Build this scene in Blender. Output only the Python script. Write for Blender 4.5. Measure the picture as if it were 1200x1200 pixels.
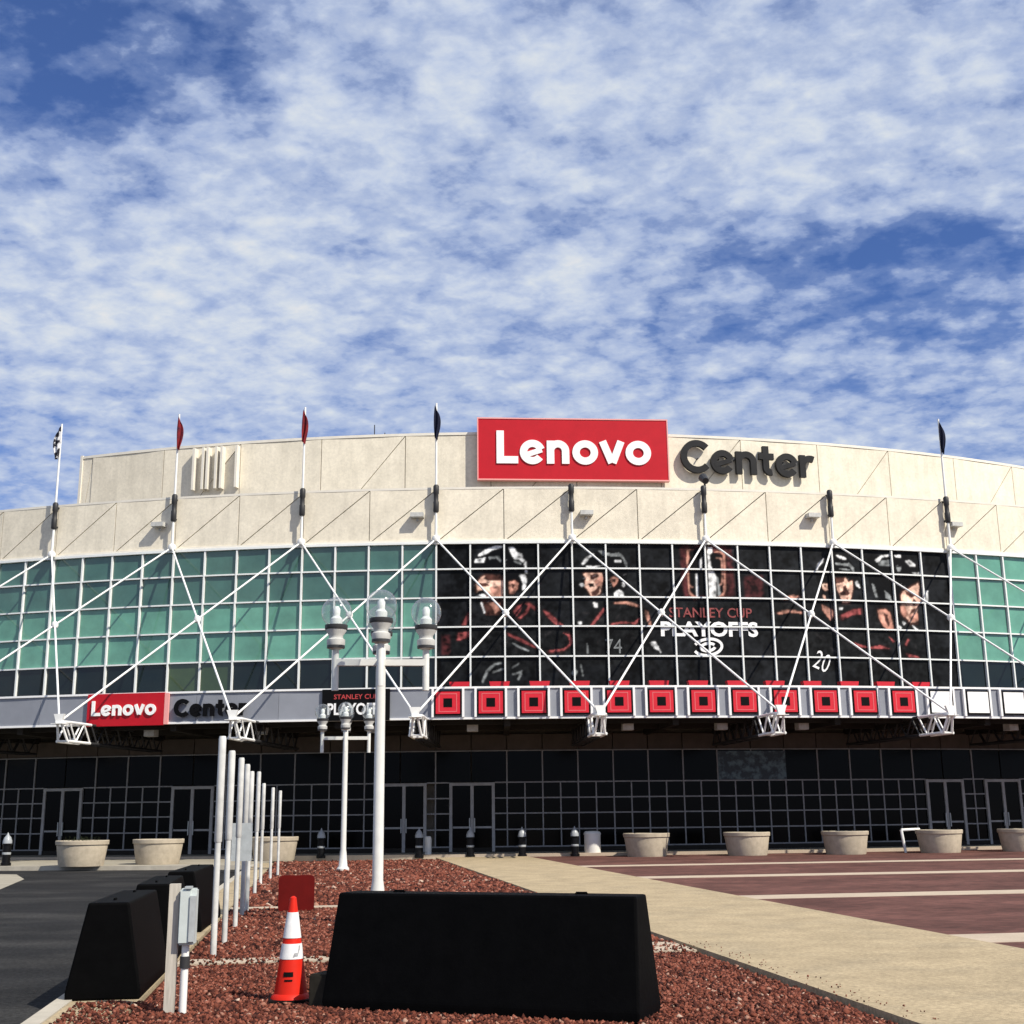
import bpy, bmesh, math, random
import numpy as np
from mathutils import Matrix, Vector

random.seed(7)
rng = np.random.default_rng(11)
for o in list(bpy.data.objects):
    bpy.data.objects.remove(o, do_unlink=True)
scene = bpy.context.scene
COL = scene.collection

# ------------------------------------------------------------------ camera
PIT, ROLL, CAMH = 0.23927, 0.0107, 1.65
cam_data = bpy.data.cameras.new('camera')
cam_data.sensor_width = 36.0
cam_data.lens = 36.0 * 1457.07 / 1200.0
cam_data.clip_start = 0.1
cam_data.clip_end = 3000.0
cam = bpy.data.objects.new('camera', cam_data)
COL.objects.link(cam)
fw = Vector((0, math.cos(PIT), math.sin(PIT)))
up0 = Vector((0, -math.sin(PIT), math.cos(PIT)))
rt0 = Vector((1, 0, 0))
up = up0 * math.cos(ROLL) + rt0 * math.sin(ROLL)
rt = rt0 * math.cos(ROLL) - up0 * math.sin(ROLL)
cam.matrix_world = Matrix(((rt.x, up.x, -fw.x, 0), (rt.y, up.y, -fw.y, 0), (rt.z, up.z, -fw.z, CAMH), (0, 0, 0, 1)))
scene.camera = cam

# ------------------------------------------------------------------ world: clear sky with a broken altocumulus layer
SUN_AZ, SUN_EL = math.radians(130.0), math.radians(45.0)     # azimuth clockwise from +Y
world = bpy.data.worlds.new('World')
scene.world = world
world.use_nodes = True
nt = world.node_tree
nt.nodes.clear()


class NT:
    """small helper to write node trees"""
    def __init__(self, tree):
        self.t = tree

    def n(self, kind, **kw):
        nd = self.t.nodes.new(kind)
        for k, v in kw.items():
            if k.startswith('i_'):
                key = k[2:]
                nd.inputs[int(key) if key.isdigit() else key.replace('_', ' ')].default_value = v
            else:
                setattr(nd, k, v)
        return nd

    def l(self, a, b):
        self.t.links.new(a, b)

    def math(self, op, a, b=None, clamp=False):
        nd = self.n('ShaderNodeMath', operation=op, use_clamp=clamp)
        for i, x in enumerate((a, b)):
            if x is None:
                continue
            if isinstance(x, (int, float)):
                nd.inputs[i].default_value = x
            else:
                self.l(x, nd.inputs[i])
        return nd.outputs[0]

    def ramp(self, fac, stops, interp='LINEAR'):
        nd = self.n('ShaderNodeValToRGB')
        nd.color_ramp.interpolation = interp
        els = nd.color_ramp.elements
        while len(els) < len(stops):
            els.new(0.5)
        for e, (p, c) in zip(els, stops):
            e.position = p
            e.color = (c, c, c, 1) if isinstance(c, (int, float)) else (*c, 1)
        self.l(fac, nd.inputs[0])
        return nd.outputs[0]

    def noise(self, vec, scale, detail=4, rough=0.5, dist=0.0, dim='3D'):
        nd = self.n('ShaderNodeTexNoise', noise_dimensions=dim)
        nd.inputs['Scale'].default_value = scale
        nd.inputs['Detail'].default_value = detail
        nd.inputs['Roughness'].default_value = rough
        nd.inputs['Distortion'].default_value = dist
        if vec is not None:
            self.l(vec, nd.inputs['Vector'])
        return nd.outputs['Fac']

    def mix(self, fac, a, b, blend='MIX'):
        nd = self.n('ShaderNodeMix', data_type='RGBA', blend_type=blend)
        for i, x in ((0, fac), (6, a), (7, b)):
            if isinstance(x, (int, float)):
                nd.inputs[i].default_value = x
            elif isinstance(x, tuple):
                nd.inputs[i].default_value = (*x, 1) if len(x) == 3 else x
            else:
                self.l(x, nd.inputs[i])
        return nd.outputs[2]


w = NT(nt)
tc = w.n('ShaderNodeTexCoord')
sep = w.n('ShaderNodeSeparateXYZ')
w.l(tc.outputs['Generated'], sep.inputs[0])
zc = w.math('ADD', w.math('MAXIMUM', sep.outputs[2], 0.0), 0.20)   # a thick, curved layer: less foreshortened than a flat one
px = w.math('DIVIDE', sep.outputs[0], zc)
py = w.math('DIVIDE', sep.outputs[1], zc)
P = w.n('ShaderNodeCombineXYZ')
w.l(px, P.inputs[0])
w.l(py, P.inputs[1])
P = P.outputs[0]


def cloud_noise(scale, detail, rough, dist, offs, stretch=(1, 1), rot=0.0):
    mp = w.n('ShaderNodeMapping')
    mp.inputs['Location'].default_value = offs
    mp.inputs['Rotation'].default_value = (0, 0, rot)
    mp.inputs['Scale'].default_value = (stretch[0], stretch[1], 1)
    w.l(P, mp.inputs[0])
    return w.noise(mp.outputs[0], scale, detail, rough, dist)


big = cloud_noise(2.0, 3, 0.5, 0.3, (3.1, 7.7, 0.0), (1, 1))
mid = cloud_noise(6.5, 4, 0.55, 0.4, (1.3, 2.1, 4.0), (1, 1.25), 0.5)
fine = cloud_noise(24.0, 7, 0.58, 0.2, (5.2, 0.4, 9.0), (1, 1.2), 0.5)
wisp = cloud_noise(80.0, 4, 0.6, 0.1, (0.2, 3.4, 2.0), (1, 1.2), 0.3)
# rounded puffs: cells bent by noise
wn = w.n('ShaderNodeTexNoise')
wn.inputs['Scale'].default_value = 16.0
wn.inputs['Detail'].default_value = 5
w.l(P, wn.inputs['Vector'])
vm = w.n('ShaderNodeVectorMath', operation='MULTIPLY_ADD')
w.l(wn.outputs['Color'], vm.inputs[0])
vm.inputs[1].default_value = (.11, .11, 0)
w.l(P, vm.inputs[2])
vo = w.n('ShaderNodeTexVoronoi', feature='SMOOTH_F1', voronoi_dimensions='2D')
vo.inputs['Scale'].default_value = 14.0
vo.inputs['Smoothness'].default_value = 0.35
w.l(vm.outputs[0], vo.inputs['Vector'])
puff = w.math('SUBTRACT', 1.0, w.math('MULTIPLY', vo.outputs['Distance'], 1.25), True)


def patch(cx_, cy_, rx, ry, amount):
    """a thinner spot in the cloud layer, at a fixed place in the layer"""
    dx = w.math('DIVIDE', w.math('SUBTRACT', px, cx_), rx)
    dy = w.math('DIVIDE', w.math('SUBTRACT', py, cy_), ry)
    r2 = w.math('ADD', w.math('MULTIPLY', dx, dx), w.math('MULTIPLY', dy, dy))
    e = w.math('POWER', 2.718, w.math('MULTIPLY', r2, -1.0))
    return w.math('MULTIPLY', e, amount)


dens = w.math('ADD', w.math('MULTIPLY', big, 0.60), w.math('MULTIPLY', mid, 0.46))
dens = w.math('ADD', dens, w.math('MULTIPLY', puff, 0.30))
dens = w.math('ADD', dens, w.math('MULTIPLY', fine, 0.46))
dens = w.math('ADD', dens, w.math('MULTIPLY', wisp, 0.16))
dens = w.math('SUBTRACT', dens, 0.04)
# thinner and thicker spots of the layer: place in the layer, extent, amount
CLOUD_PATCHES = [
    (-0.459, 1.022, 0.149, 0.125, -0.46),
    (-0.421, 1.155, 0.104, 0.066, -0.25),
    (-0.284, 1.057, 0.049, 0.057, -0.2),
    (0.393, 1.46, 0.2, 0.087, -0.38),
    (0.554, 1.395, 0.129, 0.053, -0.3),
    (0.493, 1.595, 0.202, 0.066, -0.2),
    (0.105, 1.345, 0.111, 0.047, -0.14),
    (-0.121, 1.391, 0.094, 0.039, -0.12),
    (0.063, 1.642, 0.239, 0.082, -0.14),
    (0.511, 1.759, 0.292, 0.057, -0.16),
    (0.226, 1.15, 0.218, 0.169, 0.1),
    (-0.03, 1.126, 0.191, 0.134, 0.08),
    (-0.507, 1.542, 0.223, 0.177, 0.1),
    (-0.231, 1.237, 0.188, 0.106, 0.06),
    (0.092, 1.496, 0.099, 0.081, 0.12),
    (0.489, 1.67, 0.222, 0.023, 0.16)]
for a in CLOUD_PATCHES:
    dens = w.math('ADD', dens, patch(a[0], a[1], a[2], a[3], a[4] * .95))
# a ramp reads 0..1 only, so bring the density into range first
dens_n = w.math('MULTIPLY', dens, 0.60)
cover = w.ramp(dens_n, [(0.29, 0.03), (0.39, 0.30), (0.46, 0.62), (0.54, 0.86), (0.66, 0.98)], 'EASE')
lum = w.ramp(w.math('ADD', w.math('MULTIPLY', dens_n, 0.8), w.math('MULTIPLY', fine, 0.25)),
             [(0.40, (.35, .48, .82)), (0.51, (.50, .62, .91)), (0.62, (.66, .76, .97)), (0.73, (.83, .90, 1.0)), (0.84, (1.0, 1.0, 1.0))])
sky = w.n('ShaderNodeTexSky', sky_type='NISHITA', sun_disc=False)
sky.sun_elevation = SUN_EL
sky.sun_rotation = SUN_AZ
sky.altitude = 100.0
sky.air_density = 1.0
sky.dust_density = 0.25
sky.ozone_density = 3.5
bg_sky = w.n('ShaderNodeBackground')
bg_sky.inputs['Strength'].default_value = 0.065
sky_col = w.mix(1.0, sky.outputs[0], (.80, 1.02, 1.55), 'MULTIPLY')
w.l(sky_col, bg_sky.inputs['Color'])
bg_cloud = w.n('ShaderNodeBackground')
bg_cloud.inputs['Strength'].default_value = 0.70
w.l(lum, bg_cloud.inputs['Color'])
mixs = w.n('ShaderNodeMixShader')
w.l(cover, mixs.inputs[0])
w.l(bg_sky.outputs[0], mixs.inputs[1])
w.l(bg_cloud.outputs[0], mixs.inputs[2])
wo = w.n('ShaderNodeOutputWorld')
w.l(mixs.outputs[0], wo.inputs[0])

# ------------------------------------------------------------------ sun and exposure
sd = bpy.data.lights.new('sun', 'SUN')
sd.energy = 5.0
sd.angle = math.radians(0.53)
sd.color = (1.0, 0.93, 0.80)
sun = bpy.data.objects.new('sun', sd)
COL.objects.link(sun)
svec = Vector((math.sin(SUN_AZ) * math.cos(SUN_EL), math.cos(SUN_AZ) * math.cos(SUN_EL), math.sin(SUN_EL)))
sun.rotation_euler = svec.to_track_quat('Z', 'Y').to_euler()
sun.location = (40, -40, 60)
vs = scene.view_settings
vs.view_transform = 'Standard'
vs.look = 'None'
vs.exposure = 0.22
vs.gamma = 1.0
vs.use_curve_mapping = False

# ------------------------------------------------------------------ materials
MATS = {}


def mat(name, color, rough=0.7, spec=0.3, metal=0.0, var=0.0, vscale=3.0, bump=0.0, bscale=40.0, objvar=0.0, color2=None,
        c2scale=2.0, c2lo=.45, c2hi=.65, streak=0.0, stretch=None, detail=6, speck=0.0, sscale=40.0):
    m = bpy.data.materials.new(name)
    m.use_nodes = True
    t = NT(m.node_tree)
    b = m.node_tree.nodes['Principled BSDF']
    b.inputs['Roughness'].default_value = rough
    b.inputs['Specular IOR Level'].default_value = spec
    b.inputs['Metallic'].default_value = metal
    col = (*color, 1)
    geo = t.n('ShaderNodeNewGeometry')
    pos = geo.outputs['Position']
    if stretch:
        mp = t.n('ShaderNodeMapping')
        mp.inputs['Scale'].default_value = stretch
        t.l(pos, mp.inputs[0])
        pos2 = mp.outputs[0]
    else:
        pos2 = pos
    cur = col
    if color2 is not None:
        f = t.ramp(t.noise(pos2, c2scale, detail, 0.6), [(c2lo, 0.0), (c2hi, 1.0)])
        cur = t.mix(f, cur, (*color2, 1))
    if var > 0:
        f = t.ramp(t.noise(pos2, vscale, detail, 0.62), [(0.25, 1 - var), (0.75, 1 + var * .6)])
        cur = t.mix(1.0, cur, f, 'MULTIPLY')
    if streak > 0:
        mp = t.n('ShaderNodeMapping')
        mp.inputs['Scale'].default_value = (1.6, 1.6, 0.22)
        t.l(pos, mp.inputs[0])
        f = t.ramp(t.noise(mp.outputs[0], 1.3, 6, 0.65), [(0.36, 1 - streak), (0.56, 1.0)])
        cur = t.mix(1.0, cur, f, 'MULTIPLY')
    if speck > 0:
        f = t.ramp(t.noise(pos, sscale, 3, 0.7), [(0.3, 1 - speck), (0.7, 1 + speck * .7)])
        cur = t.mix(1.0, cur, f, 'MULTIPLY')
    if objvar > 0:
        oi = t.n('ShaderNodeObjectInfo')
        f = t.ramp(oi.outputs['Random'], [(0.0, 1 - objvar), (1.0, 1 + objvar * .5)])
        cur = t.mix(1.0, cur, f, 'MULTIPLY')
    if isinstance(cur, tuple):
        b.inputs['Base Color'].default_value = cur
    else:
        t.l(cur, b.inputs['Base Color'])
    if bump > 0:
        bp = t.n('ShaderNodeBump')
        bp.inputs['Strength'].default_value = bump
        bp.inputs['Distance'].default_value = 0.02
        t.l(t.noise(pos, bscale, 5, 0.6), bp.inputs['Height'])
        t.l(bp.outputs[0], b.inputs['Normal'])
    MATS[name] = m
    return m


mat('precast', (.80, .735, .605), .85, .2, var=.12, vscale=1.1, bump=.35, bscale=22, objvar=.06, streak=.10, speck=.10, sscale=7)
mat('precast_back', (.20, .18, .15), .9, .2, var=.2)
mat('precast_joint', (.42, .38, .31), .9, .2, var=.2)
mat('pole_paint', (.62, .62, .60), .45, .35, var=.25, vscale=5, streak=.15)
mat('coping', (.74, .70, .62), .7, .3, var=.1, vscale=2)
mat('white_steel', (.80, .80, .78), .4, .4, var=.08, vscale=2.5)
mat('weathered_steel', (.52, .52, .50), .5, .4, var=.3, vscale=5)
mat('dark_steel', (.03, .03, .032), .5, .3)  # dark fittings; also stands in for canopy shade on the truss backs
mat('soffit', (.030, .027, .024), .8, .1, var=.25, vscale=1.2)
mat('fascia_grey', (.25, .265, .305), .45, .3, var=.12, vscale=1.2, objvar=.06)
mat('fascia_trim', (.82, .82, .82), .4, .4)
mat('mullion_white', (.78, .80, .79), .4, .4, var=.06)
mat('mullion_dark', (.27, .27, .275), .5, .3, var=.25, vscale=4)
mat('door_metal', (.36, .36, .36), .5, .3, var=.25, vscale=4)
mat('mullion_teal', (.42, .55, .51), .4, .4, var=.06)
mat('header_panel', (.10, .082, .07), .7, .1, var=.25, vscale=2, objvar=.15)
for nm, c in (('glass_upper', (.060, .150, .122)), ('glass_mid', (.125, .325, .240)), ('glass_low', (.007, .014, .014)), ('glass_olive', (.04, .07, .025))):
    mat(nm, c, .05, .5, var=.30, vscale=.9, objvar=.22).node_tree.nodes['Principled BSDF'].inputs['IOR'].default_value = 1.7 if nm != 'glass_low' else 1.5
mat('glass_dark', (.0015, .0017, .002), .15, .08, objvar=.3)
mat('film_dark', (.005, .0055, .007), .4, .12, var=.5, vscale=1.6, color2=(.016, .017, .020), c2scale=1.1, objvar=.3)
INK = {'K': (.0015, .0015, .002), 'D': (.006, .0065, .007), 'W': (.72, .73, .74), 'G': (.22, .235, .24), 'S': (.72, .48, .38), 'P': (.50, .26, .20),
       'B': (.065, .026, .020), 'R': (.27, .075, .075), 'M': (.060, .014, .015)}
for k, c in INK.items():
    mat('ink_' + k, c, .5, .10, var=.5, vscale=3.6, detail=8, speck=.3, sscale=9)
mat('ink_white', (.85, .85, .85), .4, .3)
mat('ink_red', (.50, .06, .06), .4, .3, var=.15, vscale=4)
mat('sign_red', (.47, .008, .018), .45, .25, var=.10, vscale=1.5)
mat('sign_pink', (.80, .35, .33), .4, .3)
mat('sign_white', (.88, .88, .87), .4, .35)
mat('sign_black', (.003, .003, .0035), .5, .12)
mat('sign_charcoal', (.018, .018, .02), .55, .15, var=.3, vscale=2)
mat('poster_red', (.60, .018, .035), .5, .3, var=.12, vscale=6)
mat('poster_pink', (.66, .14, .15), .5, .3)
mat('flag_navy', (.012, .014, .03), .85, .1)
mat('flag_red', (.20, .02, .025), .85, .1, color2=(.015, .015, .03), c2scale=1.7)
mat('flag_white', (.66, .66, .68), .85, .1, color2=(.02, .02, .03), c2scale=1.9, c2lo=.52, c2hi=.56)
mat('asphalt', (.024, .024, .025), .9, .1, var=.30, vscale=.9, bump=.5, bscale=55, color2=(.045, .044, .043), c2scale=.35, stretch=(.8, 1.3, 1), speck=.55, sscale=17)
mat('ground_concrete', (.34, .31, .25), .9, .2, var=.2, vscale=1.4, bump=.3, bscale=30, speck=.15, sscale=20)
mat('path_concrete', (.42, .335, .215), .9, .15, var=.24, vscale=1.3, bump=.45, bscale=60, color2=(.35, .285, .19), c2scale=.9, c2lo=.5, c2hi=.72, speck=.30, sscale=22)
mat('band_concrete', (.47, .385, .295), .85, .2, var=.15, vscale=1.6, bump=.3, bscale=50, speck=.12, sscale=25)
mat('kerb', (.45, .41, .34), .85, .2, var=.22, vscale=2.4, bump=.35, bscale=40)
mat('planter_concrete', (.50, .43, .33), .9, .2, var=.22, vscale=5, bump=.5, bscale=60, objvar=.12)
mat('soil', (.03, .022, .015), .95, .1)
mat('twig', (.035, .045, .018), .8, .2, objvar=.3)
mat('gravel_bed', (.055, .016, .010), .95, .1, var=.4, vscale=18, bump=1.0, bscale=40, color2=(.13, .040, .026), c2scale=30)
mat('black_paint', (.0018, .0018, .002), .6, .04, var=.4, vscale=6, bump=.15, bscale=18)
mat('cone_orange', (.60, .018, .007), .5, .2, var=.12, vscale=9)
mat('cone_white', (.78, .78, .78), .4, .4, var=.12, vscale=14)
mat('cone_scuff', (.30, .31, .33), .5, .3, var=.4, vscale=20)
mat('rubber', (.004, .004, .004), .8, .1)
mat('board_red', (.12, .006, .005), .5, .15, var=.2, vscale=4)
mat('grey_block', (.030, .027, .021), .9, .1, var=.4, vscale=9)
mat('galvanised', (.50, .53, .53), .42, .45, metal=.35, var=.2, vscale=12)
mat('timber', (.50, .46, .40), .85, .2, var=.3, vscale=5, stretch=(9, 9, .8))
mat('box_grey', (.52, .57, .56), .45, .4, var=.10, vscale=8)
mat('lamp_paint', (.66, .66, .63), .4, .4, var=.10, vscale=6)
mat('lamp_collar', (.035, .035, .037), .45, .4)
mat('lamp_bulb', (.80, .82, .80), .25, .5)
mat('bin_white', (.76, .75, .71), .5, .35, var=.08)
mat('bollard_black', (.004, .004, .005), .4, .2)
mat('bollard_cap', (.34, .36, .38), .35, .5, var=.2, vscale=20)
mat('paint_line', (.45, .45, .43), .8, .2, color2=(.08, .08, .08), c2scale=7, c2lo=.52, c2hi=.6)
mat('window_poster', (.10, .15, .17), .4, .3, color2=(.025, .035, .045), c2scale=3.2, c2lo=.42, c2hi=.56)

# mural film: its printed colours are stored on the film itself
m = mat('film_print', (.01, .01, .01), .45, .12)
t = NT(m.node_tree)
at = t.n('ShaderNodeAttribute', attribute_name='print')
oi = t.n('ShaderNodeObjectInfo')
f = t.ramp(oi.outputs['Random'], [(0.0, .85), (1.0, 1.12)])
t.l(t.mix(1.0, at.outputs['Color'], f, 'MULTIPLY'), m.node_tree.nodes['Principled BSDF'].inputs['Base Color'])

# brick pavers: running bond colours and joints
m = mat('brick_paving', (.14, .068, .06), .9, .15, bump=.25, bscale=70)
t = NT(m.node_tree)
geo = t.n('ShaderNodeNewGeometry')
mp = t.n('ShaderNodeMapping')
mp.inputs['Rotation'].default_value = (0, 0, -0.153)
t.l(geo.outputs['Position'], mp.inputs[0])
br = t.n('ShaderNodeTexBrick')
br.inputs['Color1'].default_value = (.155, .068, .056, 1)
br.inputs['Color2'].default_value = (.095, .042, .036, 1)
br.inputs['Mortar'].default_value = (.085, .055, .044, 1)
br.inputs['Scale'].default_value = 1.0
br.inputs['Mortar Size'].default_value = 0.006
br.inputs['Brick Width'].default_value = 0.21
br.inputs['Row Height'].default_value = 0.105
t.l(mp.outputs[0], br.inputs['Vector'])
f = t.ramp(t.noise(geo.outputs['Position'], .6, 6, .6), [(0.3, .58), (0.7, 1.30)])
c = t.mix(1.0, br.outputs['Color'], f, 'MULTIPLY')
t.l(c, m.node_tree.nodes['Principled BSDF'].inputs['Base Color'])

# gravel stones: colour differs from stone to stone
m = mat('gravel_stone', (.2, .06, .04), .9, .2)
t = NT(m.node_tree)
geo = t.n('ShaderNodeNewGeometry')
c = t.ramp(geo.outputs['Random Per Island'], [(0.0, (.020, .006, .005)), (0.35, (.085, .023, .014)), (0.72, (.185, .054, .032)), (0.95, (.25, .09, .06)), (0.99, (.34, .20, .145)), (1.0, (.50, .38, .30))])
t.l(c, m.node_tree.nodes['Principled BSDF'].inputs['Base Color'])

# thin clear globe glass
m = bpy.data.materials.new('globe_glass')
m.use_nodes = True
t = NT(m.node_tree)
m.node_tree.nodes.clear()
tr = t.n('ShaderNodeBsdfTransparent')
tr.inputs[0].default_value = (.95, .965, .96, 1)
gl = t.n('ShaderNodeBsdfGlossy')
gl.inputs['Roughness'].default_value = 0.10
df = t.n('ShaderNodeBsdfTranslucent')
df.inputs[0].default_value = (.75, .8, .8, 1)
lw = t.n('ShaderNodeLayerWeight')
lw.inputs['Blend'].default_value = 0.5
fac = t.math('ADD', t.math('MULTIPLY', t.math('POWER', lw.outputs['Facing'], 2.5), 0.75), 0.05)
m1 = t.n('ShaderNodeMixShader')
m1.inputs[0].default_value = 0.13
t.l(tr.outputs[0], m1.inputs[1])
t.l(df.outputs[0], m1.inputs[2])
m2 = t.n('ShaderNodeMixShader')
t.l(fac, m2.inputs[0])
t.l(m1.outputs[0], m2.inputs[1])
t.l(gl.outputs[0], m2.inputs[2])
mo = t.n('ShaderNodeOutputMaterial')
t.l(m2.outputs[0], mo.inputs[0])
MATS['globe_glass'] = m


# ------------------------------------------------------------------ mesh and object helpers
class MB:
    def __init__(self):
        self.v, self.f, self.m = [], [], []

    def add(self, vs_, fs, mi=0):
        n = len(self.v)
        self.v += [tuple(q) for q in vs_]
        self.f += [tuple(i + n for i in q) for q in fs]
        self.m += [mi] * len(fs)
        return self

    def box(self, x0, x1, y0, y1, z0, z1, mi=0):
        return self.add([(x0, y0, z0), (x1, y0, z0), (x1, y1, z0), (x0, y1, z0), (x0, y0, z1), (x1, y0, z1), (x1, y1, z1), (x0, y1, z1)],
                        [(3, 2, 1, 0), (4, 5, 6, 7), (0, 1, 5, 4), (1, 2, 6, 5), (2, 3, 7, 6), (3, 0, 4, 7)], mi)

    def prism(self, poly, y0, y1, mi=0):
        """outline in x,z pushed from y0 to y1"""
        n = len(poly)
        vs_ = [(x, y0, z) for x, z in poly] + [(x, y1, z) for x, z in poly]
        fs = [tuple(range(n)), tuple(range(2 * n - 1, n - 1, -1))] + [((i + 1) % n, i, i + n, (i + 1) % n + n) for i in range(n)]
        return self.add(vs_, fs, mi)

    def tube(self, p, q, r, n=8, r2=None, mi=0, caps=True):
        p, q = Vector(p), Vector(q)
        d = (q - p).normalized()
        a = d.orthogonal().normalized()
        b = d.cross(a)
        r2 = r if r2 is None else r2
        vs_ = []
        for c, rr in ((p, r), (q, r2)):
            for i in range(n):
                th = 2 * math.pi * i / n
                vs_.append(c + (a * math.cos(th) + b * math.sin(th)) * rr)
        fs = [(i, (i + 1) % n, (i + 1) % n + n, i + n) for i in range(n)]
        if caps:
            fs += [tuple(range(n - 1, -1, -1)), tuple(range(n, 2 * n))]
        return self.add(vs_, fs, mi)

    def lathe(self, prof, n=20, c=(0, 0, 0), mi=0):
        vs_, fs = [], []
        for r, z in prof:
            for i in range(n):
                th = 2 * math.pi * i / n
                vs_.append((c[0] + r * math.cos(th), c[1] + r * math.sin(th), c[2] + z))
        for j in range(len(prof) - 1):
            for i in range(n):
                fs.append((j * n + i, j * n + (i + 1) % n, (j + 1) * n + (i + 1) % n, (j + 1) * n + i))
        fs.append(tuple(range(n - 1, -1, -1)))
        k = (len(prof) - 1) * n
        fs.append(tuple(range(k, k + n)))
        return self.add(vs_, fs, mi)

    def arc(self, a0, a1, d0, d1, z0, z1, n=None, mi=0):
        """curved box that follows the arena front: d0 inner, d1 outer offset from the window line"""
        n = n or max(1, int(abs(a1 - a0) / 0.0128))
        vs_, fs = [], []
        for i in range(n + 1):
            a = a0 + (a1 - a0) * i / n
            for d, z in ((d1, z0), (d0, z0), (d0, z1), (d1, z1)):
                vs_.append(cp(a, d, z))
        for i in range(n):
            b = i * 4
            for k in range(4):
                fs.append((b + k, b + (k + 1) % 4, b + 4 + (k + 1) % 4, b + 4 + k))
        fs += [(3, 2, 1, 0), (n * 4, n * 4 + 1, n * 4 + 2, n * 4 + 3)]
        return self.add(vs_, fs, mi)

    def mesh(self, name, mats, smooth=False):
        me = bpy.data.meshes.new(name)
        me.from_pydata(self.v, [], self.f)
        for mm in (mats if isinstance(mats, (list, tuple)) else [mats]):
            me.materials.append(MATS[mm])
        if any(self.m):
            me.polygons.foreach_set('material_index', self.m)
        bm = bmesh.new()
        bm.from_mesh(me)
        bmesh.ops.recalc_face_normals(bm, faces=bm.faces)
        bm.to_mesh(me)
        bm.free()
        if smooth:
            me.polygons.foreach_set('use_smooth', [True] * len(me.polygons))
            me.set_sharp_from_angle(angle=math.radians(38))
        return me

    def build(self, name, mats, parent=None, loc=None, rotz=0.0, smooth=False):
        return put(name, self.mesh(name, mats, smooth), parent, loc, rotz)


WM = {}


def put(name, me, parent=None, loc=None, rotz=0.0, rel=False):
    """link an object. loc is a world place, or a place relative to the parent with rel=True"""
    o = bpy.data.objects.new(name, me)
    COL.objects.link(o)
    m_ = Matrix.Translation(loc or (0, 0, 0)) @ Matrix.Rotation(rotz, 4, 'Z')
    if parent is not None:
        o.parent = parent
        if rel:
            m_ = WM[parent.name] @ m_
        o.matrix_basis = WM[parent.name].inverted() @ m_
    else:
        o.matrix_basis = m_
    WM[o.name] = m_
    return o


def thing(name, label, cat, loc=(0, 0, 0), rotz=0.0, group=None):
    o = put(name, None, None, loc, rotz)
    o.empty_display_size = 0.3
    tag(o, label, cat, group)
    return o


def tag(o, label, cat, group=None):
    o['label'] = label
    o['category'] = cat
    if group:
        o['group'] = group
    return o


def struct(o):
    o['kind'] = 'structure'
    return o


def copy_thing(root, loc, rotz=0.0, label=None):
    def cp_(o, parent, m_):
        c_ = o.copy()
        COL.objects.link(c_)
        c_.parent = parent
        if parent is None:
            c_.matrix_basis = m_
        WM[c_.name] = m_
        for ch in o.children:
            cp_(ch, c_, m_ @ ch.matrix_basis)
        return c_
    r = cp_(root, None, Matrix.Translation(loc) @ Matrix.Rotation(rotz, 4, 'Z'))
    if label:
        r['label'] = label
    return r


# ------------------------------------------------------------------ arena geometry: a drum front that bulges towards the plaza
CX, R, D = -1.688, 81.267, 56.0
CY = D + R
Z1, Z2, Z3, Z4, Z5 = 5.35, 6.58, 13.92, 16.57, 22.36     # canopy underside, canopy top, window head, band top, drum top
A0, DA = -0.25235, 0.03835                               # mast 0 and half a bay, as angles
DF, DL, DU = 6.637, 9.11, -9.97                          # canopy edge, lower lattice nodes, upper drum


def cp(a, d, z):
    return (CX + (R + d) * math.sin(a), CY - (R + d) * math.cos(a), z)


def bay(k):
    return A0 + 2 * DA * k

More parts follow.
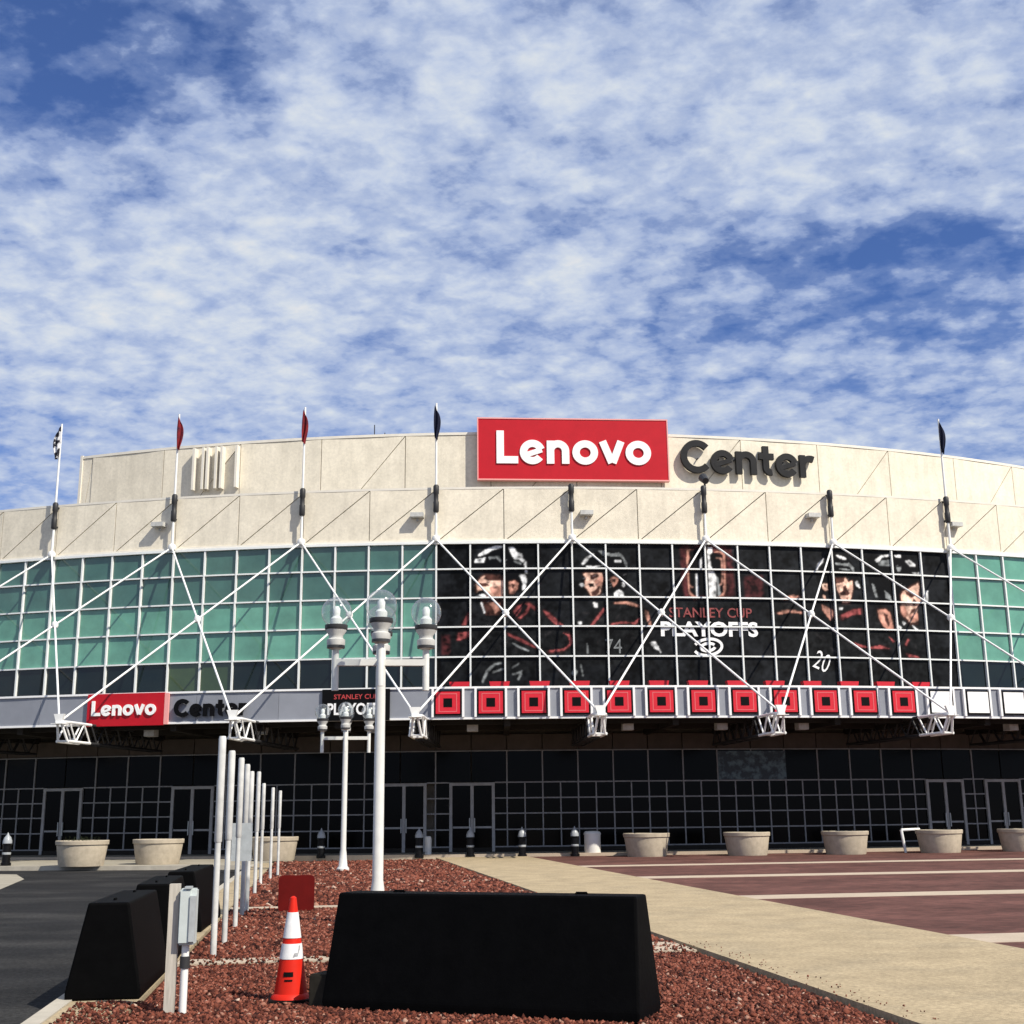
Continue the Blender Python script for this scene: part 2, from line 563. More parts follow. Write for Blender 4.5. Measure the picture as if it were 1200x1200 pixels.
# ------------------------------------------------------------------ printed shapes of the mural: metres along the front and height
PRINTS = {
 'a': [
  ('D', [(0.27,8.72),(0.89,9.89),(1.15,10.41),(1.66,10.88),(2.13,10.5),(3.06,10.44),(3.47,10.96),(4.1,11.06),(4.82,10.8),(5.64,10.01),(6.12,9.34),(6.07,8.41),(5.85,7.85),(0.48,7.89)]),
  ('K', [(1.75,12.77),(1.82,13.2),(2.14,13.51),(2.67,13.72),(3.19,13.77),(3.61,13.66),(3.97,13.34),(4.15,12.91),(4.17,11.85),(3.9,11.59),(3.27,11.44),(3.08,12.34),(2.24,12.4)]),
  ('W', [(1.91,13.3),(2.25,13.54),(2.67,13.7),(3.06,13.73),(3.04,13.64),(2.56,13.51),(2.33,13.35),(1.96,13.22)]),
  ('W', [(1.78,13.09),(2.04,13.14),(2.25,13.17),(2.19,12.95),(1.75,12.92)]),
  ('G', [(2.4,13.19),(2.87,13.24),(3.03,12.97),(2.95,12.95),(2.77,13.13),(2.43,13.08)]),
  ('W', [(3.3,13.66),(3.56,13.64),(3.71,13.39),(3.92,13.34),(3.97,13.13),(4.12,12.97),(4.16,12.38),(4.09,12.38),(4.04,12.86),(3.82,13.07),(3.6,13.08),(3.45,13.29)]),
  ('G', [(3.55,13.02),(3.86,12.94),(3.91,12.83),(3.6,12.92)]),
  ('B', [(2.03,11.45),(3.07,11.44),(3.06,10.81),(2.85,10.5),(2.28,10.48),(2.05,10.82)]),
  ('S', [(1.82,11.92),(2.04,12.24),(2.24,12.34),(3.08,12.26),(3.07,11.86),(3.01,11.33),(2.75,11.23),(2.39,11.44),(2.18,11.6),(2.03,11.66),(1.87,11.55)]),
  ('B', [(2.24,12.37),(3.08,12.31),(3.08,12.1),(2.39,12.08),(2.19,12.16)]),
  ('B', [(1.87,11.98),(2.24,12.0),(2.45,11.87),(2.24,11.81),(1.93,11.84)]),
  ('P', [(2.45,11.76),(2.96,11.81),(2.96,11.39),(2.75,11.31),(2.55,11.5)]),
  ('K', [(1.9,11.61),(2.19,11.68),(2.26,11.5),(2.03,11.45),(1.91,11.48)]),
  ('W', [(1.9,11.45),(2.18,11.46),(2.29,11.34),(2.13,11.33)]),
  ('P', [(3.3,12.02),(3.6,12.09),(3.75,11.96),(3.72,11.7),(3.53,11.46),(3.35,11.49)]),
  ('B', [(3.43,11.96),(3.59,11.91),(3.54,11.67),(3.44,11.75)]),
  ('W', [(3.78,12.33),(4.07,12.38),(4.14,12.06),(4.06,11.69),(3.93,11.64),(3.95,11.96),(3.86,12.22)]),
  ('W', [(2.0,11.11),(2.09,11.08),(2.23,10.61),(2.18,10.56)]),
  ('P', [(2.39,11.02),(2.65,11.13),(2.91,11.02),(2.86,10.71),(2.69,10.55),(2.55,10.87)]),
  ('R', [(1.15,10.05),(1.46,10.62),(1.56,10.41),(1.35,10.04)]),
  ('R', [(0.94,9.38),(1.0,9.69),(1.51,9.76),(1.51,9.52),(1.04,9.35)]),
  ('R', [(3.52,10.65),(3.69,10.91),(3.92,10.99),(3.81,10.65),(3.65,10.44)]),
  ('R', [(3.73,10.36),(4.04,10.65),(4.2,10.91),(3.99,11.04),(4.25,11.04),(4.56,10.8),(4.51,10.69),(4.28,10.85),(4.15,10.59),(3.83,10.31)]),
  ('R', [(4.87,10.69),(5.13,10.59),(5.77,10.01),(5.48,9.99),(5.08,10.38)]),
  ('R', [(3.26,9.66),(3.87,9.4),(4.54,9.03),(4.48,8.98),(3.77,9.3),(3.28,9.56)]),
  ('R', [(5.1,8.88),(5.77,8.95),(6.06,9.18),(5.96,9.54),(5.73,9.67),(6.09,9.57),(6.19,9.18),(5.77,8.86),(5.15,8.78)]),
  ('G', [(3.41,9.25),(3.66,9.14),(4.22,8.86),(4.17,8.8),(3.56,9.09)]),
  ('M', [(0.27,9.59),(0.63,9.59),(0.63,8.71),(0.27,8.72)]),
  ('G', [(2.04,7.47),(2.25,7.98),(2.6,8.3),(2.97,8.36),(2.97,8.29),(2.65,8.22),(2.35,7.9),(2.13,7.43)]),
  ('G', [(2.52,7.94),(3.04,8.09),(3.04,8.03),(2.56,7.86)]),
  ('G', [(3.41,8.13),(3.77,8.33),(3.73,8.25),(3.44,8.07)]),
  ('G', [(3.4,7.81),(3.88,7.97),(3.84,7.77),(3.72,7.53),(3.65,7.57),(3.76,7.85),(3.48,7.75)]),
 ],
 'b': [
  ('D', [(5.77,8.2),(6.39,9.79),(7.05,10.64),(7.19,11.1),(8.16,11.06),(8.76,11.11),(9.44,10.81),(9.84,9.96),(9.94,8.19)]),
  ('K', [(6.63,12.65),(6.73,13.0),(7.12,13.35),(7.55,13.52),(8.07,13.48),(8.58,13.27),(8.81,12.75),(8.74,11.75),(8.56,11.49),(8.18,11.45),(7.84,11.49),(7.65,12.44)]),
  ('W', [(6.68,12.87),(6.86,13.13),(7.2,13.35),(7.26,13.28),(6.99,13.11),(6.96,12.98),(6.74,12.8)]),
  ('W', [(6.86,12.77),(7.23,12.74),(7.66,12.79),(7.23,12.66),(6.89,12.69)]),
  ('G', [(7.46,13.46),(7.68,13.5),(7.81,13.37),(8.19,13.35),(8.41,13.4),(8.58,13.27),(8.78,12.92),(8.81,12.72),(8.73,12.7),(8.61,13.05),(8.45,13.22),(8.14,13.2),(7.85,13.26),(7.67,13.24)]),
  ('W', [(8.2,13.05),(8.52,13.03),(8.52,12.92),(8.22,12.94)]),
  ('S', [(6.73,12.39),(6.97,12.44),(7.6,12.41),(7.68,12.18),(7.59,11.88),(7.5,11.49),(7.24,11.3),(7.11,11.32),(6.94,11.62),(6.78,11.79),(6.81,12.0),(6.87,12.18)]),
  ('B', [(7.05,12.35),(7.43,12.41),(7.47,12.26),(7.21,12.13),(7.04,12.13)]),
  ('P', [(7.25,12.05),(7.6,12.31),(7.66,12.13),(7.55,11.88),(7.38,11.75)]),
  ('K', [(6.91,11.92),(7.21,11.96),(7.25,11.79),(7.03,11.75)]),
  ('B', [(7.07,11.53),(7.29,11.64),(7.46,11.83),(7.46,11.53),(7.25,11.32),(7.11,11.36)]),
  ('W', [(6.53,11.92),(6.7,11.96),(6.8,11.83),(6.65,11.78)]),
  ('P', [(7.98,12.14),(8.2,12.27),(8.37,12.18),(8.28,11.92),(8.12,11.79)]),
  ('K', [(8.09,12.14),(8.24,12.16),(8.17,11.96)]),
  ('W', [(8.13,11.49),(8.35,11.66),(8.56,11.54),(8.62,11.26),(8.17,11.26)]),
  ('W', [(8.54,12.01),(8.66,11.97),(8.63,11.77),(8.53,11.81)]),
  ('W', [(7.15,11.08),(7.35,11.02),(7.35,10.83),(7.22,10.83)]),
  ('R', [(7.03,10.02),(7.25,10.34),(7.64,10.81),(7.68,10.68),(7.38,10.3),(7.16,10.02)]),
  ('R', [(7.92,10.08),(8.48,10.19),(8.98,10.13),(9.25,10.34),(9.3,10.3),(9.07,10.03),(8.47,10.09),(7.94,10.01)]),
  ('P', [(8.16,11.06),(8.68,11.09),(9.36,10.92),(9.35,10.83),(8.93,10.91),(8.68,10.99),(8.16,10.99)]),
  ('P', [(9.52,10.7),(9.69,10.64),(9.84,9.96),(9.71,9.96),(9.59,10.43)]),
  ('W', [(6.44,10.17),(6.61,10.19),(6.63,10.06),(6.47,10.05)]),
  ('W', [(9.7,9.23),(9.97,9.28),(10.11,9.02),(10.24,8.71),(10.12,8.86),(9.9,8.96)]),
  ('G', [(6.08,7.87),(6.25,8.03),(6.37,7.91),(6.28,7.71),(6.16,7.75)]),
  ('G', [(6.5,8.23),(6.55,8.23),(6.64,7.71),(6.59,7.71)]),
  ('G', [(6.8,9.16),(6.86,9.22),(6.89,8.71),(6.81,8.71)]),
 ],
 'c': [
  ('M', [(11.32,13.73),(11.58,13.78),(13.75,13.77),(13.82,12.5),(13.84,11.37),(11.42,11.3),(11.3,12.38)]),
  ('K', [(11.74,13.39),(12.15,13.7),(13.02,13.41),(13.32,13.32),(13.28,11.53),(13.1,11.4),(11.86,11.39),(11.67,11.69)]),
  ('W', [(12.62,13.71),(12.85,13.67),(12.84,13.45),(12.68,13.31),(12.76,12.7),(12.97,12.31),(12.91,11.31),(12.61,11.31),(12.58,12.7)]),
  ('W', [(12.21,13.09),(12.35,13.22),(12.28,12.69),(12.19,12.69)]),
  ('W', [(11.97,12.43),(12.09,12.43),(12.1,11.37),(11.99,11.37)]),
  ('P', [(11.61,13.52),(11.84,13.61),(11.71,13.43),(11.68,12.69),(11.69,11.6),(11.86,11.39),(12.04,11.35),(11.86,11.29),(11.63,11.51),(11.6,12.47),(11.59,13.12)]),
  ('P', [(12.93,13.49),(13.25,13.52),(13.45,13.41),(13.41,11.71),(13.28,11.43),(13.09,11.35),(13.05,11.39),(13.26,11.58),(13.35,12.4),(13.35,13.32),(13.24,13.43),(12.95,13.43)]),
  ('G', [(12.97,12.31),(13.06,12.27),(13.14,11.45),(13.01,11.36)]),
  ('M', [(14.3,12.33),(15.2,12.4),(15.23,11.39),(14.28,11.33)]),
 ],
 'd': [
  ('D', [(15.42,7.94),(15.58,10.47),(15.82,11.21),(16.96,11.49),(18.06,11.11),(20.04,10.97),(20.06,7.99)]),
  ('K', [(17.86,12.7),(18.05,13.12),(18.52,13.55),(19.09,13.61),(19.55,13.4),(19.87,12.95),(20.17,12.13),(20.11,11.83),(19.66,11.82),(18.89,12.13),(18.13,11.63),(17.87,12.29)]),
  ('W', [(17.88,12.74),(18.05,13.08),(18.31,13.32),(18.25,13.09),(18.04,12.9),(17.96,12.74)]),
  ('W', [(18.92,13.49),(19.23,13.44),(19.47,13.35),(19.46,13.26),(19.14,13.31)]),
  ('G', [(18.88,13.11),(19.28,13.08),(19.61,13.13),(19.83,12.91),(19.83,12.57),(19.77,12.65),(19.64,12.94),(19.27,12.99),(18.92,13.0)]),
  ('G', [(18.98,12.81),(19.35,12.84),(19.74,12.76),(19.34,12.76)]),
  ('S', [(18.84,12.09),(19.17,12.16),(19.35,12.41),(19.49,12.19),(19.7,12.27),(19.71,11.89),(19.62,11.59),(19.49,11.22),(19.09,11.21),(19.0,11.58),(18.9,11.8)]),
  ('B', [(18.83,12.39),(19.31,12.41),(19.31,12.22),(19.09,12.16),(18.85,12.13)]),
  ('B', [(18.99,11.65),(19.18,11.77),(19.19,11.95),(19.32,12.07),(19.42,11.81),(19.53,11.66),(19.44,11.55),(19.04,11.54)]),
  ('B', [(19.27,11.43),(19.44,11.47),(19.39,11.32)]),
  ('W', [(19.83,12.2),(19.98,12.28),(20.08,11.9),(19.88,12.01)]),
  ('S', [(18.13,12.04),(18.41,12.08),(18.43,11.78),(18.27,11.74),(18.15,11.85)]),
  ('B', [(18.22,12.0),(18.35,12.01),(18.29,11.86)]),
  ('S', [(18.15,11.55),(18.28,11.48),(18.29,11.26),(18.19,11.29)]),
  ('P', [(18.05,11.07),(18.25,11.0),(18.66,10.79),(18.61,10.53),(18.44,10.34),(18.26,10.56),(18.08,10.81)]),
  ('R', [(18.92,10.57),(19.26,10.73),(19.66,10.89),(20.03,10.93),(20.01,10.67),(19.57,10.62),(19.07,10.39)]),
  ('W', [(18.92,10.96),(19.11,10.95),(19.1,10.85),(18.92,10.85)]),
  ('P', [(16.05,11.25),(16.4,11.4),(16.96,11.49),(16.95,11.38),(16.44,11.29)]),
  ('P', [(15.79,10.66),(16.44,10.76),(17.05,10.72),(17.05,10.63),(16.44,10.68),(15.93,10.57)]),
 ],
 'e': [
  ('D', [(19.44,7.36),(19.61,9.51),(20.87,10.94),(21.81,11.1),(22.11,10.62),(23.07,10.29),(23.49,9.6),(23.96,7.42)]),
  ('K', [(20.43,13.06),(20.95,13.48),(21.8,13.65),(22.6,13.64),(23.16,13.21),(23.35,12.72),(23.16,12.26),(22.23,11.87),(22.19,11.51),(21.87,11.15),(21.25,11.3),(20.59,12.08)]),
  ('W', [(20.94,13.3),(21.3,13.54),(21.75,13.61),(21.74,13.51),(21.35,13.45),(21.17,13.22),(21.03,13.22)]),
  ('G', [(21.13,13.18),(21.38,13.32),(21.78,13.33),(21.79,13.04),(21.16,13.02)]),
  ('W', [(22.0,13.59),(22.34,13.61),(22.35,13.47),(22.08,13.48)]),
  ('W', [(22.56,13.32),(22.82,13.38),(23.1,13.16),(23.09,13.07),(22.84,13.06)]),
  ('W', [(22.91,12.75),(23.31,12.79),(23.3,12.7),(23.0,12.68)]),
  ('G', [(22.08,12.99),(22.34,13.0),(22.26,12.81),(22.12,12.81)]),
  ('S', [(22.17,11.6),(22.32,11.83),(22.63,11.97),(23.16,12.26),(23.21,12.04),(23.11,11.72),(23.27,11.37),(23.05,11.18),(22.98,10.91),(22.97,10.38),(22.57,10.33),(22.3,10.63),(22.13,10.8),(22.17,11.33)]),
  ('B', [(22.43,11.88),(22.86,11.8),(22.95,11.63),(22.74,11.53),(22.46,11.7)]),
  ('B', [(22.84,11.53),(23.02,11.36),(22.85,11.13),(22.76,11.26)]),
  ('B', [(22.69,10.99),(22.99,11.05),(22.82,10.82),(22.56,10.72)]),
  ('P', [(22.51,10.7),(23.02,10.8),(22.98,10.43),(22.68,10.37)]),
  ('P', [(22.13,11.11),(22.35,11.12),(22.47,10.72),(22.26,10.58),(22.13,10.8)]),
  ('W', [(23.56,11.92),(23.67,11.92),(23.61,11.27),(23.51,11.29)]),
  ('G', [(20.69,12.18),(20.83,12.09),(20.95,11.52),(20.83,11.51),(20.74,11.87)]),
  ('G', [(21.35,11.84),(21.61,11.63),(21.69,11.32),(21.36,11.49)]),
  ('P', [(20.9,10.9),(21.31,10.95),(21.54,10.78),(21.66,9.99),(21.46,9.92),(21.14,10.11),(20.93,10.5)]),
  ('B', [(21.2,10.77),(21.39,10.69),(21.48,10.21),(21.38,10.12),(21.24,10.42)]),
  ('W', [(22.13,10.4),(22.33,10.32),(22.21,10.18)]),
  ('W', [(22.66,10.24),(23.03,9.94),(22.88,9.95),(22.7,10.11)]),
  ('W', [(21.87,10.22),(22.11,10.09),(22.0,9.98)]),
  ('R', [(19.51,9.36),(19.78,9.25),(20.34,9.13),(20.87,9.23),(21.34,9.07),(20.43,9.07),(19.77,9.12)]),
  ('R', [(22.17,9.26),(22.35,9.57),(22.43,9.53),(22.27,9.22)]),
  ('R', [(22.19,8.87),(22.81,8.75),(22.91,8.66),(22.32,8.7)]),
  ('R', [(21.34,9.68),(21.65,9.42),(21.56,9.37)]),
 ],
}

# ------------------------------------------------------------------ ground: everything on the plaza is turned by TH
TH = 0.1527
GO = Vector((0, 10.5))
GV = Vector((-math.sin(TH), math.cos(TH)))
GR = Vector((math.cos(TH), math.sin(TH)))


def G(s, t_, z=0.0):
    q = GO + GR * s + GV * t_
    return (q.x, q.y, z)


def gbox(name, mt, s0, s1, t0, t1, z0, z1, parent=None):
    mb = MB()
    mb.add([G(s0, t0, z0), G(s1, t0, z0), G(s1, t1, z0), G(s0, t1, z0), G(s0, t0, z1), G(s1, t0, z1), G(s1, t1, z1), G(s0, t1, z1)],
           [(3, 2, 1, 0), (4, 5, 6, 7), (0, 1, 5, 4), (1, 2, 6, 5), (2, 3, 7, 6), (3, 0, 4, 7)])
    return mb.build(name, mt, parent)


mb = MB()
mb.add([(-1500, -1500, -.20), (1500, -1500, -.20), (1500, 1500, -.20), (-1500, 1500, -.20)], [(0, 1, 2, 3)])
struct(mb.build('ground', 'ground_concrete'))
mb = MB()
mb.add([G(-120, -40, -.12), G(-4.02, -40, -.12), G(-4.02, 42, -.12), G(-120, 42, -.12)], [(0, 1, 2, 3)])
struct(mb.build('road', 'asphalt'))
struct(gbox('brick_plaza', 'brick_paving', 6.82, 70, -30, 42, -.15, 0.0))
path = struct(gbox('concrete_path', 'path_concrete', 3.1, 6.8, -30, 41.2, -.18, 0.035))
struct(gbox('gravel_bed', 'gravel_bed', -3.2, 3.08, -30, 40.0, -.18, -0.035))
struct(gbox('kerb', 'kerb', -4.0, -3.84, -30, 39, -.18, 0.01))
struct(gbox('kerb_apron', 'path_concrete', -3.838, -3.22, -30, 39, -.18, -0.004))
for tt in (5.85, 14.7, 23.2, 31.1):
    struct(gbox('paving_band', 'band_concrete', 6.83, 70, tt - .55, tt + .55, -.02, 0.006))
for t0, t1 in ((5.30, 5.78), (14.42, 14.80), (23.0, 23.4), (31.0, 31.35)):
    struct(gbox('gravel_divider', 'band_concrete', -3.19, 3.07, t0, t1, -.17, 0.012))
struct(gbox('gravel_divider', 'band_concrete', 1.0, 3.07, 5.79, 6.45, -.17, 0.008))
# forecourt pavement that follows the arena front, with its kerb
mb = MB().arc(-.62, .62, -.5, 3.1, -.15, 0.12, 120)
struct(mb.build('forecourt_pavement', 'ground_concrete'))
mb = MB().arc(-.62, .62, 3.102, 3.30, -.15, 0.125, 120)
struct(mb.build('forecourt_kerb', 'band_concrete'))
mb = MB().arc(-.62, -.088, 3.302, 10.3, -.18, 0.03, 60)
struct(mb.build('side_pavement', 'ground_concrete'))
mb = MB().arc(-.62, -.088, 10.302, 10.5, -.18, 0.035, 60)
struct(mb.build('side_kerb', 'kerb'))
mb = MB()
gut = [(-13.4, 33.4), (-15.2, 40.0), (-16.8, 43.5), (-22.0, 46.0), (-22.0, 45.0), (-17.4, 42.6), (-16.0, 39.4), (-14.4, 33.0)]
mb.add([(x, y, -.11) for x, y in gut], [tuple(range(len(gut)))])
struct(mb.build('road_gutter', 'ground_concrete'))
mb = MB()
for q in ((-9.5, -5.6, 4.0, 4.1),):
    mb.add([G(q[0], q[2], -.115), G(q[1], q[2], -.115), G(q[1], q[3], -.115), G(q[0], q[3], -.115)], [(0, 1, 2, 3)])
struct(mb.build('road_marking', 'paint_line'))

# ------------------------------------------------------------------ arena
arena = thing('arena_building', 'curved cream concrete arena with teal windows, deep canopy and white lattice bars', 'arena', cp(0, 0, 0))
ROWS = [13.86, 12.63, 11.30, 9.96, 8.60, 6.90]
PW = R * DA / 2                      # one window module
K0, K1 = -2, 9                       # bays built pane by pane

wall = MB().arc(-.62, .62, -.6, -.12, 0.0, 13.7).build('inner_wall', 'precast_back', arena)

# upper curtain wall: frame of mullions and transoms, then one pane after the other
mb = MB()
j0, j1 = 4 * K0, 4 * K1
for j in range(j0 - 24, j1 + 25):
    a = A0 + DA / 2 * j
    wdt = .036
    mb.arc(a - wdt / R, a + wdt / R, -.05, .13, ROWS[-1], ROWS[0], 1)
aa, ab = A0 + DA / 2 * (j0 - 24), A0 + DA / 2 * (j1 + 24)
for z in ROWS[1:]:
    mb.arc(aa, ab, -.05, .115, z - .034, z + .034)
mb.arc(aa, ab, -.05, .16, ROWS[0] - .06, ROWS[0] + .06)
cw = mb.build('curtain_wall', 'mullion_white', arena)
pane_mesh = {}
far = {m_: MB() for m_ in ('glass_upper', 'glass_mid', 'glass_low')}
MURAL = (12, 28)
for j in range(j0 - 24, j1 + 24):
    for r in range(5):
        zt, zb = ROWS[r] - .052, ROWS[r + 1] + .052
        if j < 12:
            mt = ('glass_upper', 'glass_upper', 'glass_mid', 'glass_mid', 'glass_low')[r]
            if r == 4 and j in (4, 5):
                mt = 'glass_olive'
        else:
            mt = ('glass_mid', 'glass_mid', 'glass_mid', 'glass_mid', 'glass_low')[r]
        a = A0 + DA / 2 * (j + .5)
        if MURAL[0] <= j < MURAL[1]:
            continue
        if j < j0 or j >= j1:
            hw = (PW / 2 - .06) / R
            far[mt].arc(a - hw, a + hw, -.03, .0, zb, zt, 1)
            continue
        key = (r, mt)
        if key not in pane_mesh:
            h = (zt - zb) / 2
            pane_mesh[key] = MB().box(-PW / 2 + .058, PW / 2 - .058, -.015, .015, -h, h).mesh('window_pane', mt)
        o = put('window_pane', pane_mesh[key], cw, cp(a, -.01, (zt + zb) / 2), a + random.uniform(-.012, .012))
for mt, b in far.items():
    if b.v:
        o = b.build('side_window_panes', mt, cw)
        o['kind'] = 'stuff'

# precast band above the windows: one panel per half bay, each with its slanting joint
mb = MB().arc(-.62, .62, -.9, -.07, ROWS[0] + .05, Z4 - .05)
band = mb.build('concrete_band', 'precast_joint', arena)
pw2 = R * DA / 2 * 2 - .035
zl, zh = 0.0, Z4 - (ROWS[0] + .065) - .16
g = .022
mb = MB()
mb.prism([(-pw2 / 2 + g * 1.5, zl), (pw2 / 2, zl), (pw2 / 2, zh - g * 1.2)], -.035, .03)
mb.prism([(-pw2 / 2, zl + g * 1.2), (pw2 / 2 - g * 1.5, zh), (-pw2 / 2, zh)], -.035, .03)
panel_me = mb.mesh('precast_panel', 'precast')
n0, n1 = -12, 30
for i in range(n0, n1):
    a = A0 + DA * (i + .5)
    put('precast_panel', panel_me, band, cp(a, 0.0, ROWS[0] + .065), a)
MB().arc(-.62, .62, -.9, .05, Z4 - .155, Z4 - .05).build('coping', 'coping', band)
MB().arc(-.62, .62, -.05, .09, ROWS[0] + .062, ROWS[0] + .16).build('sill_band', 'coping', band)
MB().arc(-.62, .62, DU - .5, -.9, Z4 - .4, Z4 - .12, 60).build('terrace_roof', 'precast_back', arena)

# set-back drum
UL = -.3345
mb = MB().arc(UL, .62, DU - .8, DU - .06, Z4 - .3, Z5 - .1)
mb.arc(UL, UL + .004, DU - 12, DU - .06, Z4 - .3, Z5 - .1, 1)
drum = mb.build('upper_drum', 'precast_joint', arena)
MB().arc(UL, .62, DU - 12, DU - .8, Z5 - .6, Z5 - .25, 60).build('drum_roof', 'precast_back', drum)
pit = .0663
RU = R + DU
edges = [UL] + [-.0586 + pit * i for i in range(-4, 11) if UL + .01 < -.0586 + pit * i < .62] + [.62]
full = {}
for i in range(len(edges) - 1):
    e0, e1 = edges[i], edges[i + 1]
    wd = RU * (e1 - e0) - .04
    slant = i % 2 == 0
    b = MB()
    zz = Z5 - .22 - (Z4 - .12)
    if slant:
        b.prism([(-wd / 2 + .03, 0), (wd / 2, 0), (wd / 2, zz - .03)], -.05, .05)
        b.prism([(-wd / 2, .03), (wd / 2 - .03, zz), (-wd / 2, zz)], -.05, .05)
    else:
        b.box(-wd / 2, wd / 2, -.05, .05, 0, zz)
    key = (round(wd, 2), slant)
    if key not in full:
        full[key] = b.mesh('precast_panel', 'precast')
    ac = (e0 + e1) / 2
    put('precast_panel', full[key], drum, cp(ac, DU - .03, Z4 - .12), ac)
MB().arc(UL - .0015, .62, DU - .9, DU + .06, Z5 - .20, Z5 - .05).build('coping', 'coping', drum)
MB().arc(UL - .0015, UL + .0008, DU - 12, DU + .08, Z4, Z5 - .002, 1).build('corner_trim', 'coping', drum)
for af in (-.2285, -.2205, -.2168, -.2095, -.2050, -.1925):
    MB().arc(af - .0009, af + .0009, DU, DU + .45, Z4 + 3.0, Z5 - .35, 1).build('fin', 'coping', drum)
for k_, (aa_, hh) in enumerate(((-.092, 1.5), (-.083, 1.0))):
    MB().tube(cp(aa_, DU - 3, Z5 - .3), cp(aa_, DU - 3, Z5 + hh), .03, 6).build('antenna', 'dark_steel', drum)
for aw, zw in ((-.185, 15.15), (-.033, 15.15), (.063, 15.2), (.197, 15.3), (.290, 15.2)):
    b = MB().box(-.30, .30, -.42, 0, -.10, .10)
    b.box(-.05, .05, -.1, .03, -.25, -.1)
    b.build('wall_light', 'weathered_steel', band, cp(aw, .04, zw), aw)

# canopy: roof and dark underside, panelled edge
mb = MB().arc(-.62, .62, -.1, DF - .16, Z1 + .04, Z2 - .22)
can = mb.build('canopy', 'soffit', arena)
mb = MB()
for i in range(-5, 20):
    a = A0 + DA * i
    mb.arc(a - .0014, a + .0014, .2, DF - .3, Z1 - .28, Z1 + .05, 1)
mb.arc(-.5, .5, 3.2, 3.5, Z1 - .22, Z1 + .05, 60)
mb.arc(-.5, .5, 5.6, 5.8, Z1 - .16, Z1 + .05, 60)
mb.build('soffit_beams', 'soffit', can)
for a in (-.155, -.10, -.045, .0, .073, .118, .158, .223, .27):
    MB().box(-.22, .22, -.22, .22, -.42, 0).build('soffit_light', 'weathered_steel', can, cp(a, 5.0, Z1 + .03), a)
fpw = (R + DF) * DA - .012
f_me = MB().box(-fpw / 2, fpw / 2, -.04, .06, Z1 + .06, Z2 - .05).mesh('fascia_panel', 'fascia_grey')
for i in range(-8, 26):
    a = -.0104 + DA * (i - 6.5)
    if abs(a) < .5:
        put('fascia_panel', f_me, can, cp(a, DF - .05, 0), a)
MB().arc(-.5, .5, DF - .15, DF + .05, Z1 - .02, Z1 + .058, 100).build('lower_trim', 'fascia_trim', can)
MB().arc(-.5, .5, DF - .15, DF + .05, Z2 - .048, Z2 + .03, 100).build('upper_trim', 'fascia_trim', can)

# ground floor: dark glazing, header panels and doors
GZ = [.34, 1.06, 1.74, 2.39, 3.06]
DOORS = [-.2330, -.1556, -.0388, -.0023, .2658, .3040]
DW = .0122
mb = MB()
glz_a0 = -.0219 - DA / 4 * 32
NG = 82
for j in range(-12, NG + 13):
    a = glz_a0 + DA / 4 * j
    if any(abs(a - q) < DW - .001 for q in DOORS):
        continue
    big = (j % 2 == 0)
    mb.arc(a - .028 / R, a + .028 / R, .22, .34, GZ[0], 4.42 if big else GZ[4], 1)
ga, gb_ = glz_a0 - DA / 4 * 12, glz_a0 + DA / 4 * (NG + 12)
for z in GZ:
    segs, cur_ = [], ga
    for q in DOORS:
        segs.append((cur_, q - DW))
        cur_ = q + DW
    segs.append((cur_, gb_))
    for s0, s1 in segs:
        mb.arc(s0, s1, .22, .345, z - .028, z + .028)
glaz = mb.build('entrance_glazing', 'mullion_dark', arena)
mb = MB().arc(ga, gb_, .1, .36, .12, .31)
mb.build('plinth', 'soffit', glaz)
small = {}
side = MB()
cnt = 0
for j in range(-12, NG + 12):
    a = glz_a0 + DA / 4 * (j + .5)
    hw = PW / 4 - .03
    if any(abs(a - q) < DW for q in DOORS):
        rows_ = []
    else:
        rows_ = range(4)
    for r in rows_:
        zb, zt = GZ[r] + .03, GZ[r + 1] - .03
        if -.30 < a < .345 and cnt < 296:
            if r not in small:
                small[r] = MB().box(-hw, hw, -.012, .012, -(zt - zb) / 2, (zt - zb) / 2).mesh('glazing_pane', 'glass_dark')
            put('glazing_pane', small[r], glaz, cp(a, .27, (zt + zb) / 2), a)
            cnt += 1
        else:
            side.arc(a - hw / R, a + hw / R, .26, .28, zb, zt, 1)
    if j % 2 == 0:
        a = glz_a0 + DA / 4 * (j + 1)
        if 'big' not in small:
            small['big'] = MB().box(-PW / 2 + .03, PW / 2 - .03, -.012, .012, -.66, .66).mesh('transom_pane', 'glass_dark')
            small['hd'] = MB().box(-PW / 2 + .02, PW / 2 - .02, -.03, .03, -.34, .34).mesh('header_panel', 'header_panel')
        put('transom_pane', small['big'], glaz, cp(a, .27, 3.75), a)
        put('header_panel', small['hd'], glaz, cp(a, .27, 4.79), a)
o = side.build('side_glazing_panes', 'glass_dark', glaz)
o['kind'] = 'stuff'
MB().arc(ga, gb_, .2, .36, 4.40, 4.445).build('header_rail', 'mullion_dark', glaz)
